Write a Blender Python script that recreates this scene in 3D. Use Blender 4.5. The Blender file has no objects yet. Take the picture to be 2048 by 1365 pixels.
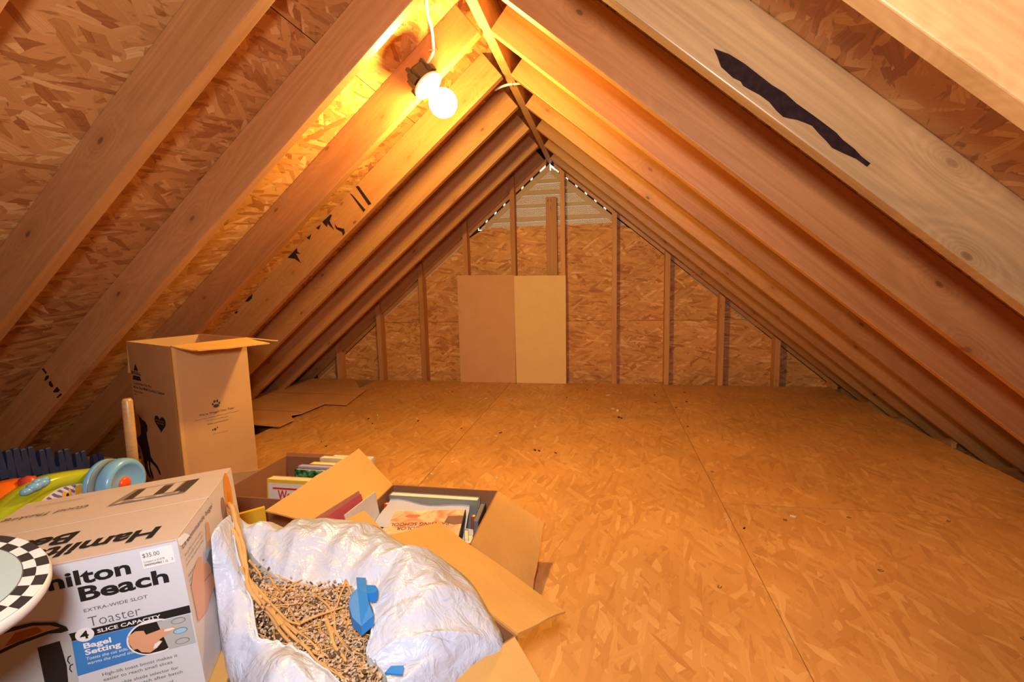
import bpy, bmesh, math, random
from mathutils import Vector, Matrix, noise
random.seed(7)
SC = bpy.context.scene
COL = SC.collection
V = Vector

# ------------------------------------------------------------------ camera
TH = math.atan(.8285); CS, SN = math.cos(TH), math.sin(TH)
ZR, TP, S16 = 1.7942, .8285, .4064          # ridge-board underside, roof slope, 16 inch spacing
YD = 2.3052                                  # front face of the rafter just past the lamp
YW = 4.0137                                  # front face of the gable studs
def cam_axes(yaw, pitch, roll):
    cy, sy, cp, sp = math.cos(yaw), math.sin(yaw), math.cos(pitch), math.sin(pitch)
    F = V((-sy*cp, cy*cp, -sp)); R = V((cy, sy, 0)); U = R.cross(F)
    cr, sr = math.cos(roll), math.sin(roll)
    return R*cr + U*sr, -R*sr + U*cr, F
R_, U_, F_ = cam_axes(.19, .1246, -.0242)
cd = bpy.data.cameras.new('camera'); cam = bpy.data.objects.new('camera', cd); COL.objects.link(cam)
cd.sensor_fit = 'HORIZONTAL'; cd.sensor_width = 36; cd.lens = 982.93/2048*36; cd.clip_start = .01
cam.matrix_world = Matrix(((R_.x, U_.x, -F_.x, .4402), (R_.y, U_.y, -F_.y, 0), (R_.z, U_.z, -F_.z, .8634), (0, 0, 0, 1)))
SC.camera = cam
# ------------------------------------------------------------------ world, exposure, flash
w = bpy.data.worlds.new('sky'); SC.world = w; w.use_nodes = True
w.node_tree.nodes['Background'].inputs[0].default_value = (.93, 1, .96, 1)
w.node_tree.nodes['Background'].inputs[1].default_value = 2.0
SC.view_settings.view_transform = 'Standard'; SC.view_settings.look = 'None'
SC.view_settings.exposure = 0.0; SC.view_settings.gamma = 1; SC.view_settings.use_curve_mapping = False
SC.cycles.max_bounces = 7; SC.cycles.diffuse_bounces = 5; SC.cycles.glossy_bounces = 2; SC.cycles.adaptive_threshold = .06; SC.cycles.use_denoising = True
SC.cycles.sample_clamp_indirect = 4
BULB_W, FLASH_W, BULB_COL = 700.0, 21.0, (1.0, .66, .16)
fl = bpy.data.lights.new('camera_flash', 'AREA'); fl.shape = 'DISK'; fl.size = .14; fl.energy = FLASH_W; fl.color = (1, .93, .88)
fo = bpy.data.objects.new('camera_flash', fl); COL.objects.link(fo)
fo.location = (.41, -.07, 1.06)
fo.rotation_euler = (V((.10, 2.4, .95)) - fo.location).to_track_quat('-Z', 'Y').to_euler()

# ------------------------------------------------------------------ helpers
PW = {}
def rgb(r, g, b):
    f = lambda c: ((c/255+.055)/1.055)**2.4 if c > 10 else c/255/12.92
    return (f(r), f(g), f(b), 1)
def place(o, mat=None, parent=None):
    COL.objects.link(o)
    m = mat if mat is not None else Matrix.Identity(4)
    PW[o.name] = m
    if parent is not None:
        o.parent = parent; o.matrix_parent_inverse = PW[parent.name].inverted()
    o.matrix_basis = m
    return o
def empty(name, loc=(0, 0, 0), parent=None, mat=None):
    o = bpy.data.objects.new(name, None); o.empty_display_size = .05
    return place(o, mat if mat is not None else Matrix.Translation(loc), parent)
def tag(o, label=None, cat=None, group=None, kind=None):
    if label: o['label'] = label
    if cat: o['category'] = cat
    if group: o['group'] = group
    if kind: o['kind'] = kind
    return o
def thing(name, label, cat, loc=(0, 0, 0), group=None, mat=None):
    return tag(empty(name, loc, mat=mat), label, cat, group)
def mesh(name, vs, fs, mats, mat=None, parent=None, smooth=False, midx=None, bevel=0, fixn=True):
    me = bpy.data.meshes.new(name); me.from_pydata([tuple(v) for v in vs], [], fs)
    if not isinstance(mats, (list, tuple)): mats = [mats]
    for m in mats: me.materials.append(m)
    if midx:
        for p, i in zip(me.polygons, midx): p.material_index = i
    if fixn or bevel:
        bm = bmesh.new(); bm.from_mesh(me)
        if fixn: bmesh.ops.recalc_face_normals(bm, faces=bm.faces)
        if bevel: bmesh.ops.bevel(bm, geom=[e for e in bm.edges], offset=bevel, segments=2, affect='EDGES', profile=.5)
        bm.to_mesh(me); bm.free()
    if smooth:
        for p in me.polygons: p.use_smooth = True
    return place(bpy.data.objects.new(name, me), mat, parent)
BF = [(0, 3, 2, 1), (4, 5, 6, 7), (0, 1, 5, 4), (1, 2, 6, 5), (2, 3, 7, 6), (3, 0, 4, 7)]
def bv(x0, y0, z0, x1, y1, z1):
    return [(x0, y0, z0), (x1, y0, z0), (x1, y1, z0), (x0, y1, z0), (x0, y0, z1), (x1, y0, z1), (x1, y1, z1), (x0, y1, z1)]
def box(name, a, b, mats, mat=None, parent=None, bevel=0, midx=None):
    return mesh(name, bv(*a, *b), BF, mats, mat, parent, bevel=bevel, midx=midx)
class MB:
    def __init__(s): s.v = []; s.f = []; s.m = []
    def add(s, vs, fs, mi=0):
        n = len(s.v); s.v += [V(v) for v in vs]; s.f += [tuple(i+n for i in f) for f in fs]; s.m += [mi]*len(fs)
    def box(s, a, b, mi=0): s.add(bv(*a, *b), BF, mi)
    def tube(s, pts, r, n=8, mi=0, cap=True):
        pts = [V(p) for p in pts]; rr = r if isinstance(r, (list, tuple)) else [r]*len(pts)
        rings = []; up = V((0.13, .21, .97))
        for i, p in enumerate(pts):
            t = (pts[min(i+1, len(pts)-1)]-pts[max(i-1, 0)]).normalized()
            a = t.cross(up)
            if a.length < .05: a = t.cross(V((1, 0, 0)))
            a.normalize(); b = t.cross(a)
            rings.append([p+(a*math.cos(2*math.pi*k/n)+b*math.sin(2*math.pi*k/n))*rr[i] for k in range(n)])
        vs = [q for g in rings for q in g]; fs = []
        for i in range(len(pts)-1):
            for k in range(n): fs.append((i*n+k, i*n+(k+1) % n, (i+1)*n+(k+1) % n, (i+1)*n+k))
        if cap: fs += [tuple(range(n-1, -1, -1)), tuple((len(pts)-1)*n+k for k in range(n))]
        s.add(vs, fs, mi)
    def lathe(s, prof, n=32, mat=None, mi=0):
        vs = []; fs = []
        for r, z in prof:
            for k in range(n):
                a = 2*math.pi*k/n; vs.append(V((r*math.cos(a), r*math.sin(a), z)))
        for i in range(len(prof)-1):
            for k in range(n): fs.append((i*n+k, i*n+(k+1) % n, (i+1)*n+(k+1) % n, (i+1)*n+k))
        if prof[0][0] > 0: fs.append(tuple(range(n-1, -1, -1)))
        if prof[-1][0] > 0: fs.append(tuple((len(prof)-1)*n+k for k in range(n)))
        if mat is not None: vs = [mat @ v for v in vs]
        s.add(vs, fs, mi)
    def out(s, name, mats, mat=None, parent=None, smooth=False, bevel=0, fixn=True):
        return mesh(name, s.v, s.f, mats, mat, parent, smooth, s.m, bevel, fixn)
def catmull(pts, n=6, closed=False):
    pts = [V(p) for p in pts]; out = []; N_ = len(pts)
    rng = range(N_) if closed else range(N_-1)
    for i in rng:
        g = lambda k: pts[k % N_] if closed else pts[max(0, min(N_-1, k))]
        p0, p1, p2, p3 = g(i-1), g(i), g(i+1), g(i+2)
        for k in range(n):
            t = k/n
            out.append(.5*((2*p1)+(-p0+p2)*t+(2*p0-5*p1+4*p2-p3)*t*t+(-p0+3*p1-3*p2+p3)*t**3))
    if not closed: out.append(pts[-1])
    return out
def frame(o, x, y, z=None):
    x = V(x).normalized(); y = V(y); y = (y-x*y.dot(x)).normalized(); z = x.cross(y)
    return Matrix(((x.x, y.x, z.x, o[0]), (x.y, y.y, z.y, o[1]), (x.z, y.z, z.z, o[2]), (0, 0, 0, 1)))
def text(s, w, h, base, ex, ey, m, parent, name='lettering', bold=0, shear=0, align='L', lift=.0007):
    """flat printed words: baseline start at base, reading along ex, tall along ey; w = width (None keeps the ratio), h = cap height"""
    c = bpy.data.curves.new('txt', 'FONT'); c.body = s; c.size = 1; c.offset = bold; c.shear = shear; c.resolution_u = 3
    o = bpy.data.objects.new('txt', c); COL.objects.link(o)
    dg = bpy.context.evaluated_depsgraph_get(); me = bpy.data.meshes.new_from_object(o.evaluated_get(dg))
    bpy.data.objects.remove(o); bpy.data.curves.remove(c)
    xs = [v.co.x for v in me.vertices]; x0, x1 = min(xs), max(xs)
    sy = h/.70; sx = sy if w is None else w/(x1-x0)
    fr = frame(base, ex, ey); z = V((fr[0][2], fr[1][2], fr[2][2]))
    off = {'L': -x0, 'R': -x1, 'C': -(x0+x1)/2}[align]
    for v in me.vertices: v.co = V(((v.co.x+off)*sx, v.co.y*sy, 0))
    me.materials.append(m); fr = Matrix.Translation(z*lift) @ fr
    return place(bpy.data.objects.new(name, me), fr, parent)
def patch(name, pts2, base, ex, ey, m, parent, lift=.0006):
    """flat printed shape, 2-D outline in the (ex, ey) plane at base"""
    fr = frame(base, ex, ey); z = V((fr[0][2], fr[1][2], fr[2][2]))
    return mesh(name, [(a, b, 0) for a, b in pts2], [tuple(range(len(pts2)))], m, Matrix.Translation(z*lift) @ fr, parent, fixn=False)
def ell(cx, cy, rx, ry, n=24, a0=0, a1=2*math.pi):
    full = abs(a1-a0-2*math.pi) < 1e-6
    return [(cx+rx*math.cos(a0+(a1-a0)*k/(n if full else n-1)), cy+ry*math.sin(a0+(a1-a0)*k/(n if full else n-1))) for k in range(n)]
def sheet(name, c, m, parent=None, th=.004, n=8, warp=.003, sag=0, seed=0, ragged=0):
    """a cardboard sheet between four corners (c0..c3 in order) with thickness, a slight warp and worn edges"""
    c = [V(p) for p in c]; nrm = (c[1]-c[0]).cross(c[3]-c[0]).normalized()
    top = []; bot = []
    for j in range(n+1):
        for i in range(n+1):
            u, v = i/n, j/n
            rg = ragged*noise.noise(V((u*9+seed, seed*3.1, 0))) if j == n else 0
            p = c[0]*(1-u)*(1-v)+c[1]*u*(1-v)+c[2]*u*v+c[3]*(1-u)*v
            p = p + (c[3]-c[0]).normalized()*rg
            p = p + nrm*(warp*v*noise.noise(V((u*2.1+seed, v*2.3, seed*1.7)))*2 + sag*v*v)
            top.append(p); bot.append(p-nrm*th)
    N_ = n+1; K = len(top); fs = []
    for j in range(n):
        for i in range(n):
            a = j*N_+i
            fs.append((a, a+1, a+N_+1, a+N_)); fs.append((K+a, K+a+N_, K+a+N_+1, K+a+1))
    ed = [i for i in range(N_)]+[j*N_+n for j in range(1, N_)]+[n*N_+i for i in range(n-1, -1, -1)]+[j*N_ for j in range(n-1, 0, -1)]
    for k in range(len(ed)):
        a, b = ed[k], ed[(k+1) % len(ed)]; fs.append((a, b, K+b, K+a))
    return mesh(name, top+bot, fs, m, None, parent)

# ------------------------------------------------------------------ materials
class NT:
    def __init__(s, name):
        s.m = bpy.data.materials.new(name); s.m.use_nodes = True; s.t = s.m.node_tree
        s.b = s.t.nodes['Principled BSDF']
    def n(s, typ, props=None, **ins):
        d = s.t.nodes.new(typ)
        for k, v in (props or {}).items(): setattr(d, k, v)
        for k, v in ins.items():
            sock = d.inputs[int(k[1:])] if k[0] == 'i' and k[1:].isdigit() else d.inputs[k.replace('_', ' ')]
            if hasattr(v, 'is_linked') or isinstance(v, bpy.types.NodeSocket): s.t.links.new(v, sock)
            else: sock.default_value = v
        return d
    def math(s, op, a, b=0.0, c=0.0): return s.n('ShaderNodeMath', {'operation': op}, i0=a, i1=b, i2=c).outputs[0]
    def mix(s, f, a, b, mode='MIX'):
        d = s.n('ShaderNodeMix', {'data_type': 'RGBA', 'blend_type': mode}); 
        for i, v in ((0, f), (6, a), (7, b)):
            if isinstance(v, bpy.types.NodeSocket): s.t.links.new(v, d.inputs[i])
            else: d.inputs[i].default_value = v if (i == 0 or len(v) == 4) else (*v, 1)
        return d.outputs[2]
    def ramp(s, f, stops, interp='LINEAR'):
        d = s.n('ShaderNodeValToRGB', i0=f); d.color_ramp.interpolation = interp
        e = d.color_ramp.elements
        while len(e) < len(stops): e.new(.5)
        for x, (p, c) in zip(e, stops): x.position = p; x.color = c if len(c) == 4 else (*c, 1)
        return d.outputs[0]
    def map(s, vec, loc=(0, 0, 0), rot=(0, 0, 0), sc=(1, 1, 1)):
        return s.n('ShaderNodeMapping', i0=vec, i1=loc, i2=rot, i3=sc).outputs[0]
    def set(s, **k):
        for a, v in k.items():
            sock = s.b.inputs[a.replace('_', ' ')]
            if isinstance(v, bpy.types.NodeSocket): s.t.links.new(v, sock)
            else: sock.default_value = v
        return s.m
def plain(name, col, rough=.5, metal=0, spec=.5, emit=None, var=0, bump=0, scale=40):
    t = NT(name)
    c = col
    if var or bump:
        co = t.n('ShaderNodeTexCoord').outputs['Object']
        nz = t.n('ShaderNodeTexNoise', i0=co, Scale=scale, Detail=4.0).outputs[0]
        if var: c = t.mix(nz, tuple(x*(1-var) for x in col[:3])+(1,), tuple(min(1, x*(1+var)) for x in col[:3])+(1,))
        if bump:
            t.set(Normal=t.n('ShaderNodeBump', Strength=bump, Distance=.002, Height=nz).outputs[0])
    t.set(Base_Color=c, Roughness=rough, Metallic=metal, Specular_IOR_Level=spec)
    if emit: t.set(Emission_Color=emit[0], Emission_Strength=emit[1])
    return t.m
def osb(name, tone=1.0, long_axis=0, seed=0.0, rough=.55, red=.5, spec=.4, contrast=1.0, tint=(1, 1, 1)):
    """oriented strand board: overlapping layers of stretched, turned cells in the plane of the sheet"""
    t = NT(name); co0 = t.n('ShaderNodeTexCoord').outputs['Object']
    rnd = t.n('ShaderNodeObjectInfo').outputs['Random']
    shift = t.n('ShaderNodeCombineXYZ', i0=t.math('MULTIPLY', rnd, 31.7), i1=t.math('MULTIPLY', rnd, 17.3), i2=0.0).outputs[0]
    co0 = t.n('ShaderNodeVectorMath', {'operation': 'ADD'}, i0=co0, i1=shift).outputs[0]
    co0 = t.n('ShaderNodeVectorMath', {'operation': 'MULTIPLY'}, i0=co0, i1=(1, 1, 0)).outputs[0]
    wob = t.n('ShaderNodeTexNoise', i0=co0, Scale=9.0, Detail=2.0).outputs[1]
    wob = t.n('ShaderNodeVectorMath', {'operation': 'SUBTRACT'}, i0=wob, i1=(.5, .5, .5)).outputs[0]
    wob = t.n('ShaderNodeVectorMath', {'operation': 'SCALE'}, i0=wob, Scale=.014).outputs[0]
    co = t.n('ShaderNodeVectorMath', {'operation': 'ADD'}, i0=co0, i1=wob).outputs[0]
    co = t.n('ShaderNodeVectorMath', {'operation': 'MULTIPLY'}, i0=co, i1=(1, 1, 0)).outputs[0]
    T = lambda c: tuple(max(0, x*tone*q) for x, q in zip(c, tint))
    lo, mid, hi, rd, dk = T((.42, .18, .055)), T((.56, .275, .095)), T((.74, .46, .21)), T((.30, .090, .026)), T((.13, .045, .016))
    mx = lambda c: tuple(mid[i]+(c[i]-mid[i])*contrast for i in range(3))
    lo, hi, rd, dk = mx(lo), mx(hi), mx(rd), mx(dk)
    col = None; hgt = None
    base_rot = long_axis*math.pi/2
    layers = [(.0, 8, 36), (.42, 8, 32), (-.36, 9, 40), (.85, 9, 36), (-.62, 10, 50), (.14, 10, 66)]
    for k, (rot, sl, sw) in enumerate(layers):
        mp = t.map(t.map(co, rot=(0, 0, base_rot+rot)), loc=(seed+k*3.7, seed*1.3-k*2.1, 0), sc=(sl, sw, 1))
        vo = t.n('ShaderNodeTexVoronoi', {'voronoi_dimensions': '2D', 'distance': 'CHEBYCHEV' if k % 2 else 'EUCLIDEAN'}, Vector=mp, Scale=1.0, Randomness=1.0)
        r, g, b = t.n('ShaderNodeSeparateColor', i0=vo.outputs['Color']).outputs
        gr = t.n('ShaderNodeTexNoise', {'noise_dimensions': '2D'}, Vector=t.map(mp, sc=(.35, 5, 1)), Scale=1.6, Detail=1.0).outputs[0]
        c = t.ramp(t.math('ADD', t.math('MULTIPLY', r, .80), t.math('MULTIPLY', gr, .22)),
                   [(.06, rd), (.10+.16*red, lo), (.50, mid), (.74, mid), (.95, hi)])
        if col is None: col = c; hgt = r
        else:
            msk = t.math('GREATER_THAN', g, (.42, .46, .46, .68, .66, .70)[k])
            col = t.mix(msk, col, c)
            hgt = t.math('ADD', t.math('MULTIPLY', hgt, t.math('SUBTRACT', 1.0, msk)), t.math('MULTIPLY', t.math('ADD', b, .3*k), msk))
    # thin dark splits where strand edges lift
    sp = t.n('ShaderNodeTexNoise', {'noise_dimensions': '2D'}, Vector=t.map(t.map(co, rot=(0, 0, base_rot+.3)), sc=(16, 70, 1)), Scale=1.0, Detail=2.0).outputs[0]
    col = t.mix(t.math('MULTIPLY', t.ramp(sp, [(.66, (0, 0, 0)), (.74, (1, 1, 1))]), .45*contrast), col, dk)
    big = t.n('ShaderNodeTexNoise', i0=co0, Scale=2.2, Detail=2.0).outputs[0]
    col = t.mix(1.0, col, t.ramp(big, [(.3, (.86, .84, .82)), (.7, (1.08, 1.06, 1.03))]), 'MULTIPLY')
    bp = t.n('ShaderNodeBump', Strength=.35, Distance=.003, Height=hgt).outputs[0]
    return t.set(Base_Color=col, Roughness=rough, Specular_IOR_Level=spec, Normal=bp)
def wood(name, a, b, knots=1.0, rough=.5, spec=.4, var=.22, axis='X', red=(1, .72, .5)):
    """sawn softwood: grain along the local X axis, growth-ring figure, scattered knots"""
    t = NT(name); co = t.n('ShaderNodeTexCoord').outputs['Object']
    if axis == 'Z': co = t.map(co, rot=(0, math.pi/2, 0))
    if axis == 'Y': co = t.map(co, rot=(0, 0, math.pi/2))
    rnd = t.n('ShaderNodeObjectInfo').outputs['Random']
    sh = t.n('ShaderNodeCombineXYZ', i0=t.math('MULTIPLY', rnd, 53.0), i1=t.math('MULTIPLY', rnd, 9.0), i2=t.math('MULTIPLY', rnd, 21.0)).outputs[0]
    co = t.n('ShaderNodeVectorMath', {'operation': 'ADD'}, i0=co, i1=sh).outputs[0]
    sx = t.n('ShaderNodeSeparateXYZ', i0=co).outputs
    flat = t.n('ShaderNodeCombineXYZ', i0=sx[0], i1=sx[2], i2=0.0).outputs[0]
    vo = t.n('ShaderNodeTexVoronoi', {'voronoi_dimensions': '2D'}, Vector=t.map(flat, sc=(2.6, 5.2, 1)), Scale=1.0)
    d = vo.outputs['Distance']; pick = t.math('GREATER_THAN', t.n('ShaderNodeSeparateColor', i0=vo.outputs['Color']).outputs[0], .25)
    near = t.math('MULTIPLY', t.math('POWER', 2.718, t.math('MULTIPLY', d, -9.0)), pick)
    figure = t.n('ShaderNodeTexNoise', i0=t.map(co, sc=(.55, 5, 7)), Scale=1.0, Detail=2.0).outputs[0]
    rings = t.math('SINE', t.math('MULTIPLY', t.math('ADD', figure, t.math('MULTIPLY', near, .55)), 95.0))
    fine = t.n('ShaderNodeTexNoise', i0=t.map(co, sc=(3.0, 120, 160)), Scale=1.0, Detail=3.0).outputs[0]
    broad = t.n('ShaderNodeTexNoise', i0=t.map(co, sc=(.9, 9, 12)), Scale=1.0, Detail=3.0).outputs[0]
    f = t.math('ADD', t.math('ADD', t.math('MULTIPLY', rings, .05), t.math('MULTIPLY', fine, .38)), t.math('MULTIPLY', broad, .62))
    c = t.ramp(f, [(.30, b), (.72, a)])
    hv = t.ramp(rnd, [(0, (1-var, (1-var)*.93, (1-var)*.88)), (.5, (1, .98, .96)), (1, (1+var*.5, 1+var*.5, 1+var*.5))])
    c = t.mix(1.0, c, hv, 'MULTIPLY')
    kn = t.math('MULTIPLY', t.ramp(d, [(.022, (1, 1, 1)), (.038, (0, 0, 0))]), pick)
    halo = t.math('MULTIPLY', t.ramp(d, [(.05, (1, 1, 1)), (.16, (0, 0, 0))]), pick)
    c = t.mix(t.math('MULTIPLY', halo, .35*knots), c, (b[0]*.8, b[1]*.66, b[2]*.5, 1))
    c = t.mix(t.math('MULTIPLY', kn, t.math('ADD', .35*knots, t.math('MULTIPLY', t.n('ShaderNodeSeparateColor', i0=vo.outputs['Color']).outputs[1], .5*knots))), c, (.10, .040, .015, 1))
    bp = t.n('ShaderNodeBump', Strength=.12, Distance=.002, Height=fine).outputs[0]
    return t.set(Base_Color=c, Roughness=rough, Specular_IOR_Level=spec, Normal=bp)
def board(name, col, var=.1, rough=.75, scale=(4, 60, 60)):
    """kraft cardboard with faint flute lines and fibres"""
    t = NT(name); co = t.n('ShaderNodeTexCoord').outputs['Object']
    n1 = t.n('ShaderNodeTexNoise', i0=co, Scale=6.0, Detail=4.0).outputs[0]
    n2 = t.n('ShaderNodeTexNoise', i0=co, Scale=420.0, Detail=2.0).outputs[0]
    f = t.math('ADD', t.math('MULTIPLY', n1, .7), t.math('MULTIPLY', n2, .3))
    c = t.ramp(f, [(.3, tuple(x*(1-var) for x in col[:3])), (.7, tuple(min(1, x*(1+var)) for x in col[:3]))])
    return t.set(Base_Color=c, Roughness=rough, Specular_IOR_Level=.25)

M = {}
M['osb_roof'] = osb('osb_roof', .92, 1, 0.0, .5, .8, .45)
M['osb_floor'] = osb('osb_floor', 1.2, 1, 5.0, .42, .30, .4, .50, (1, 1.04, .98))
M['osb_wall'] = osb('osb_wall', 1.25, 0, 11.0, .6, .55, .3, .9)
M['rafter'] = wood('rafter_wood', (.54, .262, .100), (.38, .165, .056), 1.0, .42, .5)
M['rafter_grey'] = wood('rafter_wood_grey', (.54, .335, .155), (.32, .195, .092), .8, .33, .6, .04)
M['rafter_pale'] = wood('rafter_wood_pale', (.60, .36, .155), (.42, .225, .085), 1.0, .36, .6, .1)
M['stud'] = wood('stud_wood', (.66, .33, .13), (.48, .21, .075), .5, .55, .3, .2, 'Z')
M['ridge'] = wood('ridge_wood', (.56, .33, .15), (.38, .19, .075), .7, .5, .35, .1, 'Y')
M['dark'] = plain('char_bark', (.020, .008, .008, 1), .8, spec=.12, var=.9, bump=.8, scale=70)
M['ink'] = plain('black_ink', (.010, .010, .011, 1), .55)
M['grey_ink'] = plain('grey_ink', (.11, .11, .12, 1), .6)
M['lightgrey_ink'] = plain('pale_grey_ink', (.32, .30, .29, 1), .6)
M['brown_ink'] = plain('brown_ink', (.055, .04, .028, 1), .7)
M['kraft'] = board('kraft_board', rgb(208, 160, 92))
M['kraft_dull'] = board('kraft_board_dull', rgb(196, 150, 100))
M['kraft_in'] = board('kraft_board_inside', rgb(150, 102, 70))
M['kraft_flat'] = board('kraft_board_flattened', rgb(212, 156, 106))
M['vent'] = None
M['white_pl'] = plain('white_porcelain', (.82, .80, .76, 1), .25)
M['black_pl'] = plain('black_plastic', (.025, .022, .02, 1), .5)
M['cable'] = plain('white_cable_sheath', (.80, .76, .68, 1), .45)
M['steel'] = plain('staple_steel', (.45, .42, .38, 1), .35, .9)
M['gypsum_brown'] = plain('gypsum_paper_brown', rgb(214, 162, 118), .85, var=.07, bump=.05, scale=9)
M['gypsum_cream'] = plain('gypsum_paper_cream', rgb(236, 200, 142), .85, var=.06, bump=.05, scale=9)
M['insul'] = plain('grey_insulation', (.055, .045, .042, 1), .95, var=.6, bump=1.0, scale=30)
M['black_gap'] = plain('black_foam_and_gap', (.006, .006, .006, 1), .9)

STAIN = [(0.6480,1.0853,1.3037), (0.6769,1.0853,1.2906), (0.7068,1.0853,1.2692), (0.7330,1.0853,1.2465), (0.7571,1.0853,1.2258), (0.7810,1.0853,1.2090), (0.8024,1.0853,1.1878), (0.8398,1.0853,1.1580), (0.8745,1.0853,1.1287), (0.8874,1.0853,1.1139), (0.9082,1.0853,1.0959), (0.9201,1.0853,1.0821), (0.9373,1.0853,1.0672), (0.9317,1.0853,1.0611), (0.9118,1.0853,1.0772), (0.8914,1.0853,1.0878), (0.8690,1.0853,1.1005), (0.8578,1.0853,1.1143), (0.8457,1.0853,1.1272), (0.8317,1.0853,1.1440), (0.8191,1.0853,1.1505), (0.8046,1.0853,1.1572), (0.7893,1.0853,1.1612), (0.7793,1.0853,1.1648), (0.7662,1.0853,1.1780), (0.7529,1.0853,1.1949), (0.7352,1.0853,1.2094), (0.7175,1.0853,1.2202), (0.7045,1.0853,1.2289), (0.6996,1.0853,1.2376), (0.6856,1.0853,1.2455), (0.6723,1.0853,1.2588), (0.6628,1.0853,1.2680), (0.6549,1.0853,1.2892)]
BLOTS = [[(-0.7664,2.3045,1.3357), (-0.7503,2.3045,1.3372), (-0.6874,2.3045,1.2480), (-0.7037,2.3045,1.2416)],
 [(-0.8004,2.3045,1.3066), (-0.7851,2.3045,1.2962), (-0.7209,2.3045,1.2209), (-0.7323,2.3045,1.2095)],
 [(-0.9599,2.3045,1.1739), (-0.9105,2.3045,1.2083), (-0.9025,2.3045,1.2055), (-0.9184,2.3045,1.1769), (-0.8946,2.3045,1.1293), (-0.9305,2.3045,1.1627), (-0.9346,2.3045,1.1457)],
 [(-0.8922,2.3045,1.1610), (-0.8772,2.3045,1.1433), (-0.8424,2.3045,1.1344), (-0.8384,2.3045,1.1147), (-0.8503,2.3045,1.1005), (-0.8545,2.3045,1.1178), (-0.8859,2.3045,1.1363)],
 [(-0.9954,2.3045,1.1458), (-0.9664,2.3045,1.1619), (-0.9731,2.3045,1.1474), (-0.9824,2.3045,1.1354)],
 [(-1.0524,2.3045,1.0985), (-1.0228,2.3045,1.1172), (-1.0365,2.3045,1.0879)],
 [(-1.1687,2.3045,1.0019), (-1.1102,2.3045,1.0505), (-1.1091,2.3045,1.0303), (-1.0930,2.3045,1.0197), (-1.1185,2.3045,1.0206), (-1.0943,2.3045,0.9717), (-1.1264,2.3045,0.9955), (-1.1490,2.3045,0.9988)],
 [(-1.4460,2.3045,0.7827), (-1.3910,2.3045,0.8214), (-1.3964,2.3045,0.7978), (-1.4222,2.3045,0.7797)],
 [(-1.5131,2.3045,0.7224), (-1.4876,2.3045,0.7328), (-1.4954,2.3045,0.7168)]]
STAMP = [[(-1.6910,1.4917,0.5662), (-1.6810,1.4917,0.5683), (-1.6674,1.4917,0.5509), (-1.6756,1.4917,0.5449)],
 [(-1.6743,1.4917,0.5391), (-1.6596,1.4917,0.5412), (-1.6640,1.4917,0.5294), (-1.6829,1.4917,0.5174), (-1.6870,1.4917,0.5213)],
 [(-1.6668,1.4917,0.5137), (-1.6562,1.4917,0.5198), (-1.6487,1.4917,0.5081), (-1.6456,1.4917,0.4984), (-1.6562,1.4917,0.4923), (-1.6664,1.4917,0.5019)],
 [(-1.6347,1.4917,0.4927), (-1.6292,1.4917,0.4967), (-1.6173,1.4917,0.4832), (-1.6282,1.4917,0.4752), (-1.6476,1.4917,0.4728), (-1.6514,1.4917,0.4786)],
 [(-1.6170,1.4917,0.4714), (-1.6108,1.4917,0.4657), (-1.6346,1.4917,0.4514), (-1.6387,1.4917,0.4553)]]
BAG_OUT = [(-0.2488,0.7575,0.4401), (-0.2826,0.8166,0.4000), (-0.2784,0.8366,0.3750), (-0.2662,0.8802,0.3600), (-0.2247,0.8793,0.3500), (-0.2097,0.9099,0.3500), (-0.1632,0.9406,0.3400), (-0.0769,0.9585,0.3300), (-0.0181,0.9331,0.3200), (0.0320,0.9087,0.3150), (0.0687,0.9130,0.3100), (0.1194,0.8907,0.3000), (0.1838,0.8469,0.2900), (0.2323,0.7880,0.2800), (0.2729,0.7272,0.2650), (0.2401,0.6854,0.2620), (0.2110,0.6350,0.2650), (0.1629,0.5632,0.2750), (0.1119,0.5220,0.2850), (0.0526,0.5044,0.3000), (-0.0014,0.5001,0.3100), (-0.0926,0.5628,0.2799), (-0.1350,0.5916,0.3197), (-0.1803,0.6348,0.3594), (-0.1923,0.6476,0.4287), (-0.2042,0.6667,0.4574)]
BAG_HEM = [(-0.2369,0.7478,0.4350), (-0.2441,0.7608,0.4100), (-0.2578,0.7860,0.3750), (-0.2283,0.7680,0.3600), (-0.1894,0.7484,0.3500), (-0.1528,0.7335,0.3450), (-0.1238,0.7275,0.3400), (-0.0940,0.7276,0.3400), (-0.0467,0.7293,0.3350), (-0.0193,0.7484,0.3300), (0.0171,0.7309,0.3300), (0.0471,0.7123,0.3300), (0.0757,0.6763,0.3300), (0.0860,0.6411,0.3250), (0.0944,0.6093,0.3200), (0.1127,0.6030,0.3100), (0.1422,0.5772,0.3050), (0.1292,0.5460,0.3050), (0.0942,0.5567,0.3050), (0.0413,0.5821,0.3100), (-0.0109,0.6007,0.3150), (-0.0570,0.6067,0.3200), (-0.0853,0.6023,0.3300), (-0.1314,0.6495,0.3500), (-0.1706,0.6789,0.3850), (-0.2045,0.7086,0.4200)]
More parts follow.
